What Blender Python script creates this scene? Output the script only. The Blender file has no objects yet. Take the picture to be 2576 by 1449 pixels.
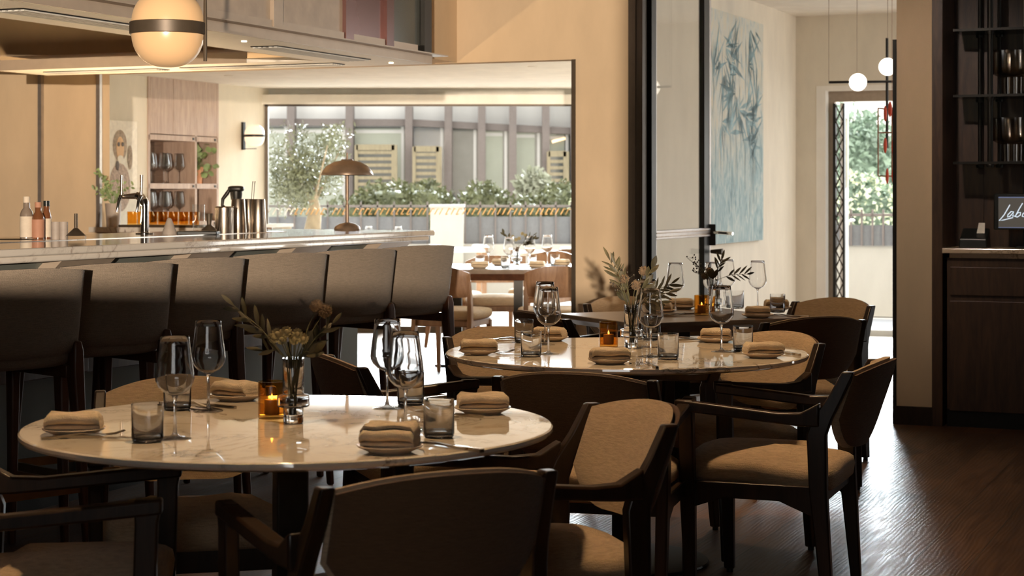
import bpy, bmesh, math, random
from mathutils import Vector, Matrix

S = bpy.context.scene
COL = S.collection
PI = math.pi
F, HX, HY, CZ = 4590.0, 1288.0, 485.0, 1.317      # focal length in pixels, principal column, horizon row, eye height
U = Vector((0.3868, 0.9222, 0.0))                  # the room's long axis (the bar runs along it)
V = Vector((0.9222, -0.3868, 0.0))                 # the room's cross axis
ROOM = math.atan2(-U.x, U.y)                       # rotation of the room about z

# ---------------------------------------------------------------- camera
cam = bpy.data.cameras.new('camera')
cam.sensor_fit = 'HORIZONTAL'
cam.sensor_width = 36.0
cam.lens = 36.0 * F / 2576.0
cam.shift_y = -(1449 / 2.0 - HY) / 2576.0
cam.clip_start, cam.clip_end = 0.05, 400
cam.dof.use_dof = True
cam.dof.focus_distance = 6.3
cam.dof.aperture_fstop = 7.0
camo = bpy.data.objects.new('camera', cam)
camo.location = (0, 0, CZ)
camo.rotation_euler = (PI / 2, 0, 0)
COL.objects.link(camo)
S.camera = camo

# ---------------------------------------------------------------- view and light
S.view_settings.view_transform = 'Standard'
S.view_settings.look = 'None'
S.view_settings.gamma = 1.0
S.view_settings.use_curve_mapping = False
S.view_settings.exposure = 0.0
S.cycles.max_bounces = 9
S.cycles.diffuse_bounces = 5
S.cycles.glossy_bounces = 5
S.cycles.transmission_bounces = 8
S.cycles.transparent_max_bounces = 32
S.cycles.sample_clamp_indirect = 5.0
S.cycles.caustics_reflective = False
S.cycles.caustics_refractive = False

W = bpy.data.worlds.new('sky')
S.world = W
W.use_nodes = True
wn = W.node_tree
bg = wn.nodes['Background']
bg.inputs[0].default_value = (1.0, 0.98, 0.95, 1)
# bright hazy sky, much brighter around the low sun
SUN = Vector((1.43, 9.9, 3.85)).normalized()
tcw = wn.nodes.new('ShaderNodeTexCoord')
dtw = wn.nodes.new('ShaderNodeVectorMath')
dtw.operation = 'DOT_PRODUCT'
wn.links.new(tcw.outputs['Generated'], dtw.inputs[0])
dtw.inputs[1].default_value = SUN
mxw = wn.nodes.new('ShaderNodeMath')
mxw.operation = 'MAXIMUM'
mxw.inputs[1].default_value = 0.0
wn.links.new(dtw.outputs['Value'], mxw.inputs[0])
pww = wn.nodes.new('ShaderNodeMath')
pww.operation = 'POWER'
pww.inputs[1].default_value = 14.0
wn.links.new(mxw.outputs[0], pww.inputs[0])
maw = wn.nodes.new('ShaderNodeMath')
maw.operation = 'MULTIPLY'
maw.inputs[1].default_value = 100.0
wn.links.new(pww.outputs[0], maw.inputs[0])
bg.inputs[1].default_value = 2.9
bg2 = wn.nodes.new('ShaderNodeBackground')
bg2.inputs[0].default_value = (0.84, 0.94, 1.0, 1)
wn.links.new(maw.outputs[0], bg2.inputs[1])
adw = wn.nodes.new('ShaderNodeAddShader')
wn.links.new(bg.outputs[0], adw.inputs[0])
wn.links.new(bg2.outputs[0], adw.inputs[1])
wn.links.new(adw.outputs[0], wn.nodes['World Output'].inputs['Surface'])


def light(name, kind, loc, energy, color, target=None, **kw):
    d = bpy.data.lights.new(name, kind)
    d.energy = energy
    d.color = color
    for k, v in kw.items():
        setattr(d, k, v)
    o = bpy.data.objects.new(name, d)
    o.location = loc
    if target is not None:
        o.rotation_euler = (Vector(target) - Vector(loc)).to_track_quat('-Z', 'Y').to_euler()
    COL.objects.link(o)
    return o


light('sun', 'SUN', (6, 30, 20), 6.0, (1.0, 0.95, 0.87), target=(6 - 1.43, 30 - 9.9, 20 - 3.85), angle=0.035)
# added spot behind the camera, standing in for the reflection veil on the glass
FL = Vector((0.0, -6.5, CZ + 0.0573 * 6.5))
light('veil_spot', 'SPOT', FL, 12000, (1.0, 0.83, 0.66), target=(-1.5, 10.0, 2.0), spot_size=math.radians(54), spot_blend=0.5, shadow_soft_size=0.05)
# portals: they only guide the sky's light through the openings
light('portal_window', 'AREA', (-0.6, 17.45, 1.1), 1, (1, 1, 1), target=(-0.6, 10, 1.1), shape='RECTANGLE', size=4.4, size_y=2.3).data.cycles.is_portal = True
light('portal_entry', 'AREA', (3.2, 16.9, 1.1), 1, (1, 1, 1), target=(1.0, 10, 1.1), shape='RECTANGLE', size=1.6, size_y=2.4).data.cycles.is_portal = True


def downlight(name, x, y, e, cone=75, z=2.95):
    light(name, 'SPOT', (x, y, z), e, (1.0, 0.64, 0.33), target=(x, y, 0), spot_size=math.radians(cone), spot_blend=0.8, shadow_soft_size=0.05)


downlight('ceiling_spot_near', -0.55, 4.2, 150)
downlight('ceiling_spot_mid', 0.42, 6.3, 170)
downlight('ceiling_spot_far', 0.9, 8.4, 90)
downlight('ceiling_spot_bar', -1.6, 7.6, 40)
light('pier_fill', 'SPOT', (1.5, 8.3, 2.95), 95, (1.0, 0.84, 0.70), target=(2.22, 10.38, 1.6), spot_size=math.radians(52), spot_blend=0.9, shadow_soft_size=0.05)  # added fill to brighten the right-hand pillar
light('counter_fill', 'SPOT', (2.2, 8.6, 2.95), 10, (1.0, 0.70, 0.44), target=(2.75, 10.3, 0.9), spot_size=math.radians(50), spot_blend=0.8, shadow_soft_size=0.05)  # added fill aimed at the dark cabinet's counter
light('cabinet_fill', 'SPOT', (2.80, 10.36, 2.98), 12, (1.0, 0.82, 0.66), target=(2.80, 10.40, 0), spot_size=math.radians(80), spot_blend=0.8, shadow_soft_size=0.04)  # added lamp at the cabinet top, lifts its dark shelves
light('bar_strip', 'AREA', (-2.45, 10.2, 1.14), 55, (1.0, 0.72, 0.42), target=(-2.5, 10.6, 3.0), shape='RECTANGLE', size=3.2, size_y=0.06).rotation_euler = (0, PI, ROOM + PI / 2)

# ---------------------------------------------------------------- placing helpers


def at(px, py, Y):
    return Vector(((px - HX) * Y / F, Y, CZ - (py - HY) * Y / F))


def on(px, py, z=0.75):
    Y = F * (CZ - z) / (py - HY)
    return Vector(((px - HX) * Y / F, Y, z))


def face(d):
    return math.atan2(-d[0], d[1])


BO = Vector((-0.45, 10.17, 0))      # the bar's front far corner


def bar(s, t, z):
    p = BO + U * s + V * t
    return Vector((p.x, p.y, z))


WO = Vector((2.19, 10.39, 0))       # the end wall's right-hand pillar


def wal(s, t, z):
    p = WO + U * s + V * t
    return Vector((p.x, p.y, z))


# ---------------------------------------------------------------- materials
MATS = {}


def nodes(name):
    m = bpy.data.materials.new(name)
    m.use_nodes = True
    nt = m.node_tree
    b = nt.nodes['Principled BSDF']
    MATS[name] = m
    return m, nt, b


def link(nt, a, b):
    nt.links.new(a, b)


def rgba(c):
    return (c[0], c[1], c[2], 1)


def coords(nt, scale=(1, 1, 1), rot=(0, 0, 0), kind='Object'):
    tc = nt.nodes.new('ShaderNodeTexCoord')
    mp = nt.nodes.new('ShaderNodeMapping')
    mp.inputs['Scale'].default_value = scale
    mp.inputs['Rotation'].default_value = rot
    link(nt, tc.outputs[kind], mp.inputs[0])
    return mp.outputs[0]


def world_coords(nt, scale=(1, 1, 1), rot=(0, 0, 0)):
    g = nt.nodes.new('ShaderNodeNewGeometry')
    mp = nt.nodes.new('ShaderNodeMapping')
    mp.inputs['Scale'].default_value = scale
    mp.inputs['Rotation'].default_value = rot
    link(nt, g.outputs['Position'], mp.inputs[0])
    return mp.outputs[0]


def noise(nt, vec, scale, detail=4, rough=0.55, dist=0.0):
    n = nt.nodes.new('ShaderNodeTexNoise')
    n.inputs['Scale'].default_value = scale
    n.inputs['Detail'].default_value = detail
    n.inputs['Roughness'].default_value = rough
    n.inputs['Distortion'].default_value = dist
    link(nt, vec, n.inputs['Vector'])
    return n.outputs['Fac']


def ramp(nt, fac, stops):
    r = nt.nodes.new('ShaderNodeValToRGB')
    els = r.color_ramp.elements
    els[0].position, els[0].color = stops[0][0], rgba(stops[0][1])
    els[1].position, els[1].color = stops[-1][0], rgba(stops[-1][1])
    for p, c in stops[1:-1]:
        e = els.new(p)
        e.color = rgba(c)
    link(nt, fac, r.inputs[0])
    return r.outputs[0]


def bump(nt, h, b, strength=0.2, dist=0.01):
    n = nt.nodes.new('ShaderNodeBump')
    n.inputs['Strength'].default_value = strength
    n.inputs['Distance'].default_value = dist
    link(nt, h, n.inputs['Height'])
    link(nt, n.outputs[0], b.inputs['Normal'])


def plain(name, col, rough=0.5, metal=0.0, var=0.08, scale=30, bmp=0.0, ior=None):
    """one colour with a little procedural mottling"""
    m, nt, b = nodes(name)
    f = noise(nt, coords(nt), scale)
    lo = [max(0, c * (1 - var)) for c in col]
    hi = [min(1, c * (1 + var)) for c in col]
    link(nt, ramp(nt, f, [(0.3, lo), (0.7, hi)]), b.inputs['Base Color'])
    b.inputs['Roughness'].default_value = rough
    b.inputs['Metallic'].default_value = metal
    if ior:
        b.inputs['IOR'].default_value = ior
    if bmp:
        bump(nt, f, b, bmp, 0.004)
    return m


def wood(name, dark, mid, rough=0.4, scale=(9, 9, 1.2), var=1.0):
    m, nt, b = nodes(name)
    v = coords(nt, scale)
    f = noise(nt, v, 3.0, 6, 0.6, 0.8)
    g = noise(nt, coords(nt, (scale[0] * 6, scale[1] * 6, scale[2] * 2)), 6.0, 3)
    mx = nt.nodes.new('ShaderNodeMath')
    mx.operation = 'ADD'
    ml = nt.nodes.new('ShaderNodeMath')
    ml.operation = 'MULTIPLY'
    ml.inputs[1].default_value = 0.35
    link(nt, g, ml.inputs[0])
    link(nt, f, mx.inputs[0])
    link(nt, ml.outputs[0], mx.inputs[1])
    link(nt, ramp(nt, mx.outputs[0], [(0.45, dark), (0.9, mid)]), b.inputs['Base Color'])
    b.inputs['Roughness'].default_value = rough
    bump(nt, g, b, 0.08, 0.002)
    return m


def fabric(name, col, rough=0.95, weave=260.0, slub=True):
    m, nt, b = nodes(name)
    f = noise(nt, coords(nt, (10, 10, 90)), 4.0, 3, 0.6, 0.5)
    g = noise(nt, coords(nt), weave, 2)
    lo = [c * 0.8 for c in col]
    hi = [min(1, c * 1.15) for c in col]
    link(nt, ramp(nt, f, [(0.3, lo), (0.7, hi)]), b.inputs['Base Color'])
    b.inputs['Roughness'].default_value = rough
    b.inputs['Sheen Weight'].default_value = 0.12
    b.inputs['Sheen Roughness'].default_value = 0.5
    a = nt.nodes.new('ShaderNodeMath')
    a.operation = 'ADD'
    link(nt, f if slub else g, a.inputs[0])
    link(nt, g, a.inputs[1])
    bump(nt, a.outputs[0], b, 0.5, 0.004)
    return m


def marble(name, base, vein, rough=0.03, scale=1.5):
    m, nt, b = nodes(name)
    v = world_coords(nt, (1, 1, 1), (0.3, 0.2, 0.9))
    w = nt.nodes.new('ShaderNodeTexNoise')
    w.inputs['Scale'].default_value = 3.0 * scale
    w.inputs['Detail'].default_value = 7
    w.inputs['Roughness'].default_value = 0.6
    w.inputs['Distortion'].default_value = 1.6
    link(nt, v, w.inputs['Vector'])
    sub = nt.nodes.new('ShaderNodeMath')
    sub.operation = 'SUBTRACT'
    sub.inputs[1].default_value = 0.5
    link(nt, w.outputs['Fac'], sub.inputs[0])
    ab = nt.nodes.new('ShaderNodeMath')
    ab.operation = 'ABSOLUTE'
    link(nt, sub.outputs[0], ab.inputs[0])
    mid = [0.55 * x + 0.45 * y for x, y in zip(base, vein)]
    c1 = ramp(nt, ab.outputs[0], [(0.0, vein), (0.012, mid), (0.05, base)])
    patch = ramp(nt, noise(nt, world_coords(nt), 1.7 * scale, 5, 0.65, 0.4), [(0.45, (0, 0, 0)), (0.62, (1, 1, 1))])
    mx = nt.nodes.new('ShaderNodeMix')
    mx.data_type = 'RGBA'
    link(nt, patch, mx.inputs[0])
    mx.inputs[6].default_value = rgba(base)
    link(nt, c1, mx.inputs[7])
    link(nt, mx.outputs[2], b.inputs['Base Color'])
    b.inputs['Roughness'].default_value = rough
    b.inputs['IOR'].default_value = 2.2
    return m


def plaster(name, col, rough=0.85, scale=5):
    m, nt, b = nodes(name)
    f = noise(nt, world_coords(nt, (1, 1, 0.4)), scale, 7, 0.6)
    lo = [c * 0.92 for c in col]
    hi = [min(1, c * 1.05) for c in col]
    link(nt, ramp(nt, f, [(0.3, lo), (0.7, hi)]), b.inputs['Base Color'])
    b.inputs['Roughness'].default_value = rough
    bump(nt, noise(nt, world_coords(nt), 60, 3), b, 0.05, 0.004)
    return m


def thin_glass(name, tint=(0.97, 0.97, 0.96), edge=(0.55, 0.55, 0.53), ior=1.5, rough=0.0):
    """thin clear wall: transparent, a little darker where seen edge-on, mirror by Fresnel"""
    m, nt, b = nodes(name)
    nt.nodes.remove(b)
    out = nt.nodes['Material Output']
    tr = nt.nodes.new('ShaderNodeBsdfTransparent')
    gl = nt.nodes.new('ShaderNodeBsdfGlossy')
    gl.inputs['Roughness'].default_value = rough
    lw = nt.nodes.new('ShaderNodeLayerWeight')
    lw.inputs[0].default_value = 0.5
    c = ramp(nt, lw.outputs['Facing'], [(0.55, tint), (1.0, edge)])
    link(nt, c, tr.inputs[0])
    pw = nt.nodes.new('ShaderNodeMath')
    pw.operation = 'POWER'
    pw.inputs[1].default_value = 4.0
    link(nt, lw.outputs['Facing'], pw.inputs[0])
    fr = nt.nodes.new('ShaderNodeMath')
    fr.operation = 'MULTIPLY_ADD'
    f0 = ((ior - 1) / (ior + 1)) ** 2
    fr.inputs[1].default_value = 0.9 - f0
    fr.inputs[2].default_value = f0
    link(nt, pw.outputs[0], fr.inputs[0])
    mx = nt.nodes.new('ShaderNodeMixShader')
    link(nt, fr.outputs[0], mx.inputs[0])
    link(nt, tr.outputs[0], mx.inputs[1])
    link(nt, gl.outputs[0], mx.inputs[2])
    link(nt, mx.outputs[0], out.inputs['Surface'])
    return m


def solid_glass(name, col=(1, 1, 1), ior=1.5):
    m, nt, b = nodes(name)
    b.inputs['Base Color'].default_value = rgba(col)
    b.inputs['Roughness'].default_value = 0.02
    b.inputs['IOR'].default_value = ior
    b.inputs['Transmission Weight'].default_value = 1.0
    return m


def glow(name, col, strength):
    m, nt, b = nodes(name)
    b.inputs['Base Color'].default_value = rgba(col)
    b.inputs['Emission Color'].default_value = rgba(col)
    b.inputs['Emission Strength'].default_value = strength
    b.inputs['Roughness'].default_value = 0.25
    return m


def floor_mat():
    m, nt, b = nodes('oak_floor')
    v = world_coords(nt, (1, 1, 1), (0, 0, PI / 2 - ROOM * 1.0 - 0.0))
    g = nt.nodes.new('ShaderNodeNewGeometry')
    mp = nt.nodes.new('ShaderNodeMapping')
    mp.vector_type = 'TEXTURE'
    mp.inputs['Rotation'].default_value = (0, 0, ROOM + PI / 2)
    link(nt, g.outputs['Position'], mp.inputs[0])
    br = nt.nodes.new('ShaderNodeTexBrick')
    br.offset = 0.37
    br.inputs['Color1'].default_value = (0.35, 0.35, 0.35, 1)
    br.inputs['Color2'].default_value = (0.75, 0.75, 0.75, 1)
    br.inputs['Mortar'].default_value = (0.0, 0.0, 0.0, 1)
    br.inputs['Scale'].default_value = 1.0
    br.inputs['Mortar Size'].default_value = 0.0022
    br.inputs['Brick Width'].default_value = 1.7
    br.inputs['Row Height'].default_value = 0.2
    link(nt, mp.outputs[0], br.inputs['Vector'])
    mp2 = nt.nodes.new('ShaderNodeMapping')
    mp2.inputs['Scale'].default_value = (1.2, 9, 1)
    link(nt, mp.outputs[0], mp2.inputs[0])
    gr = noise(nt, mp2.outputs[0], 3.2, 8, 0.65, 1.2)
    mul = nt.nodes.new('ShaderNodeMix')
    mul.data_type = 'RGBA'
    mul.blend_type = 'MULTIPLY'
    mul.inputs[0].default_value = 0.8
    link(nt, ramp(nt, gr, [(0.3, (0.10, 0.046, 0.02)), (0.7, (0.25, 0.13, 0.065))]), mul.inputs[6])
    link(nt, br.outputs['Color'], mul.inputs[7])
    link(nt, mul.outputs[2], b.inputs['Base Color'])
    rr = ramp(nt, gr, [(0.3, (0.34, 0.34, 0.34)), (0.7, (0.50, 0.50, 0.50))])
    link(nt, rr, b.inputs['Roughness'])
    b.inputs['IOR'].default_value = 1.5
    w = nt.nodes.new('ShaderNodeTexWave')
    w.wave_type = 'BANDS'
    w.bands_direction = 'Y'
    w.inputs['Scale'].default_value = 11
    w.inputs['Distortion'].default_value = 11
    w.inputs['Detail'].default_value = 3
    w.inputs['Detail Scale'].default_value = 0.5
    mp3 = nt.nodes.new('ShaderNodeMapping')
    mp3.inputs['Scale'].default_value = (0.35, 1.6, 1)
    link(nt, mp.outputs[0], mp3.inputs[0])
    link(nt, mp3.outputs[0], w.inputs['Vector'])
    hgt = nt.nodes.new('ShaderNodeMath')
    hgt.operation = 'MULTIPLY'
    link(nt, br.outputs['Fac'], hgt.inputs[0])
    hgt.inputs[1].default_value = -1.5
    add = nt.nodes.new('ShaderNodeMath')
    add.operation = 'ADD'
    sc = nt.nodes.new('ShaderNodeMath')
    sc.operation = 'MULTIPLY'
    sc.inputs[1].default_value = 0.35
    link(nt, w.outputs['Fac'], sc.inputs[0])
    link(nt, hgt.outputs[0], add.inputs[0])
    link(nt, sc.outputs[0], add.inputs[1])
    bump(nt, add.outputs[0], b, 0.5, 0.002)
    return m


floor_mat()
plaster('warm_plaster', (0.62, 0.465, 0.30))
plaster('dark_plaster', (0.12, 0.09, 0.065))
plaster('cream_plaster', (0.76, 0.70, 0.58))
plaster('white_paint', (0.88, 0.85, 0.78))
plaster('stone_wall', (0.40, 0.375, 0.33), 0.9, 3)
plaster('pale_paving', (0.72, 0.69, 0.64), 0.9, 4)
plaster('asphalt', (0.30, 0.31, 0.33), 0.9, 20)
plaster('facade_panel', (0.62, 0.61, 0.59), 0.6, 2)
wood('dark_walnut', (0.011, 0.006, 0.003), (0.038, 0.019, 0.010), 0.35)
wood('red_walnut', (0.05, 0.018, 0.008), (0.12, 0.048, 0.022), 0.4)
wood('cabinet_wood', (0.035, 0.017, 0.009), (0.085, 0.042, 0.02), 0.45)
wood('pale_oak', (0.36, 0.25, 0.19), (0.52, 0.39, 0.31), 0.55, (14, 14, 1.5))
wood('teak', (0.17, 0.085, 0.042), (0.29, 0.165, 0.09), 0.45)
wood('louvre_wood', (0.15, 0.12, 0.07), (0.23, 0.19, 0.115), 0.6)
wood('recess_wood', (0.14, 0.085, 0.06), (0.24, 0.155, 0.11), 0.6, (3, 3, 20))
fabric('oat_wool', (0.47, 0.35, 0.225))
fabric('brown_back', (0.125, 0.068, 0.032))
fabric('stool_fabric', (0.215, 0.168, 0.122), slub=False)
fabric('napkin_linen', (0.66, 0.54, 0.38), weave=400, slub=False)
fabric('white_linen', (0.85, 0.84, 0.82), weave=400, slub=False)
fabric('tan_leather', (0.55, 0.36, 0.20), 0.6, slub=False)
marble('white_marble', (0.72, 0.65, 0.55), (0.10, 0.075, 0.05))
marble('bar_marble', (0.68, 0.62, 0.54), (0.20, 0.12, 0.09), 0.08, 1.2)
marble('veined_marble', (0.62, 0.48, 0.33), (0.06, 0.04, 0.02), 0.15, 3)
thin_glass('clear_glass')
thin_glass('pane_glass', (0.98, 0.985, 0.98), (0.8, 0.82, 0.8), 1.0)
thin_glass('cut_glass', (0.80, 0.76, 0.70), (0.45, 0.40, 0.35), 2.1, 0.18)
thin_glass('dark_glass', (0.55, 0.6, 0.58), (0.2, 0.25, 0.23), 1.5)
thin_glass('amber_glass', (0.94, 0.72, 0.36), (0.60, 0.34, 0.10), 1.5)
solid_glass('stem_glass', (1, 1, 1))
solid_glass('real_glass', (1, 1, 1), 1.45)
thin_glass('foot_glass', (0.97, 0.97, 0.96), (0.75, 0.74, 0.72), 1.75)
plain('black_steel', (0.022, 0.020, 0.017), 0.4, 0.6)
plain('black_plastic', (0.012, 0.014, 0.013), 0.35)
plain('bronze_frame', (0.075, 0.055, 0.036), 0.45, 0.4)
plain('lit_bronze_frame', (0.36, 0.28, 0.21), 0.6)  # bronze frame with the light falling on it painted into the colour
plain('grey_steel', (0.46, 0.42, 0.39), 0.35, 0.8)
plain('steel', (0.62, 0.56, 0.48), 0.16, 1.0, 0.04)
plain('brushed_steel', (0.5, 0.42, 0.34), 0.3, 1.0, 0.1, 90)
plain('chrome', (0.8, 0.78, 0.75), 0.06, 1.0, 0.02)
plain('brass_lamp', (0.23, 0.16, 0.11), 0.36, 0.5)
plain('antique_brass', (0.33, 0.21, 0.10), 0.35, 0.9)
plain('hood_metal', (0.44, 0.35, 0.265), 0.4, 0.3, 0.05, 12)
plain('hood_underside', (0.86, 0.80, 0.70), 0.5, 0.0, 0.04)
plain('vent_white', (0.62, 0.60, 0.55), 0.5)
plain('sage_panel', (0.17, 0.18, 0.155), 0.6, 0.0, 0.1, 3)
plain('plate_ceramic', (0.62, 0.50, 0.37), 0.3, 0, 0.05)
plain('white_ceramic', (0.86, 0.86, 0.85), 0.25, 0, 0.03)
plain('grey_ceramic', (0.36, 0.30, 0.25), 0.6)
plain('terracotta', (0.58, 0.27, 0.14), 0.6)
plain('olive_leaf', (0.125, 0.128, 0.068), 0.25, 0, 0.35, 6)
plain('dry_leaf', (0.060, 0.052, 0.024), 0.55, 0, 0.4, 25)
plain('stem_green', (0.11, 0.10, 0.045), 0.6)
plain('cream_flower', (0.30, 0.25, 0.13), 0.8, 0, 0.25, 60)
plain('dry_flower', (0.13, 0.085, 0.046), 0.9, 0, 0.3, 60)
plain('berry', (0.045, 0.035, 0.022), 0.5)
plain('plant_green', (0.20, 0.27, 0.11), 0.45, 0, 0.3, 8)
plain('hedge_green', (0.115, 0.125, 0.06), 0.6, 0, 0.45, 5)
plain('plume', (0.30, 0.31, 0.24), 0.7, 0, 0.2, 8)
plain('tree_green', (0.21, 0.28, 0.21), 0.6, 0, 0.35, 4)
plain('pale_bloom', (0.72, 0.76, 0.55), 0.6, 0, 0.25, 6)
plain('bark', (0.22, 0.165, 0.10), 0.9, 0, 0.2, 12)
plain('fence_grey', (0.125, 0.125, 0.13), 0.6)
plain('facade_frame', (0.115, 0.092, 0.083), 0.55)
plain('blue_glass_panel', (0.12, 0.135, 0.155), 0.15, 0, 0.2, 0.6)
plain('green_blind', (0.35, 0.37, 0.305), 0.5, 0, 0.12, 1.0)
plain('dark_interior', (0.055, 0.06, 0.055), 0.3, 0, 0.5, 1.2)
plain('label_paper', (0.62, 0.52, 0.40), 0.8)
plain('label_red', (0.42, 0.20, 0.12), 0.7)
plain('amber_bottle', (0.16, 0.06, 0.025), 0.12)
plain('grey_bottle', (0.22, 0.17, 0.13), 0.2)
plain('red_enamel', (0.72, 0.085, 0.03), 0.4, 0, 0.04)
plain('copper_rod', (0.26, 0.11, 0.05), 0.4, 0.3)
plain('wax', (0.30, 0.17, 0.075), 0.5)
plain('dark_table', (0.19, 0.15, 0.12), 0.3, 0, 0.15, 20)
plain('mirror_bronze', (0.20, 0.16, 0.13), 0.18, 0.7, 0.25, 2.5)
plain('red_mirror', (0.13, 0.06, 0.05), 0.2, 0.5, 0.2, 2)
plain('green_mirror', (0.09, 0.095, 0.08), 0.2, 0.5, 0.2, 2)
plain('pale_stone_panel', (0.40, 0.315, 0.235), 0.4, 0, 0.12, 9)
plain('dark_mirror', (0.035, 0.038, 0.034), 0.2, 0.3)
plain('hair_paint', (0.38, 0.30, 0.23), 0.9, 0, 0.4, 40)
plain('skin_paint', (0.74, 0.50, 0.30), 0.9)
plain('shirt_paint', (0.46, 0.36, 0.30), 0.9, 0, 0.35, 45)
plain('ink_paint', (0.14, 0.12, 0.11), 0.9)
plain('canvas', (0.90, 0.86, 0.76), 0.9)
plain('white_letters', (0.82, 0.80, 0.74), 0.5)
plain('gold_letters', (0.55, 0.33, 0.12), 0.5, 0.3)
glow('opal_lamp', (0.50, 0.31, 0.155), 0.55)
glow('opal_sconce', (1.0, 0.84, 0.68), 0.45)
glow('globe_light', (1.0, 0.93, 0.80), 3.5)
glow('flame', (1.0, 0.62, 0.25), 7.0)
glow('hot_wax', (1.0, 0.50, 0.16), 0.22)
glow('spot_lens', (1.0, 0.85, 0.6), 4.0)
glow('screen', (0.062, 0.055, 0.046), 1.0)
glow('screen_text', (0.62, 0.72, 0.82), 1.0)
glow('screen_bar', (0.10, 0.12, 0.20), 1.0)
glow('warm_tube', (1.0, 0.72, 0.45), 1.2)


def painting_mat():
    m, nt, b = nodes('blue_palm_painting')
    v = coords(nt, (4, 4, 1.5), (0.0, 0.5, 0.0))
    f = noise(nt, v, 2.4, 8, 0.62, 2.2)
    g = noise(nt, coords(nt, (1, 1, 1)), 2.2, 5, 0.6, 0.6)
    c1 = ramp(nt, f, [(0.34, (0.40, 0.48, 0.47)), (0.46, (0.58, 0.60, 0.55)), (0.58, (0.62, 0.59, 0.48)), (0.75, (0.68, 0.61, 0.45))])
    c2 = ramp(nt, f, [(0.32, (0.19, 0.29, 0.31)), (0.5, (0.33, 0.44, 0.45)), (0.66, (0.52, 0.57, 0.52))])
    tc = nt.nodes.new('ShaderNodeTexCoord')
    sp = nt.nodes.new('ShaderNodeSeparateXYZ')
    link(nt, tc.outputs['Object'], sp.inputs[0])
    ad = nt.nodes.new('ShaderNodeMath')
    ad.operation = 'MULTIPLY_ADD'
    ad.inputs[1].default_value = -0.45
    link(nt, sp.outputs['Z'], ad.inputs[0])
    link(nt, g, ad.inputs[2])
    k = ramp(nt, ad.outputs[0], [(0.0, (0, 0, 0)), (0.32, (1, 1, 1))])
    mx = nt.nodes.new('ShaderNodeMix')
    mx.data_type = 'RGBA'
    link(nt, k, mx.inputs[0])
    link(nt, c1, mx.inputs[6])
    link(nt, c2, mx.inputs[7])
    link(nt, mx.outputs[2], b.inputs['Base Color'])
    b.inputs['Roughness'].default_value = 0.8


painting_mat()

# ---------------------------------------------------------------- mesh helpers


def rotz(a):
    return Matrix.Rotation(a, 4, 'Z')


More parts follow.
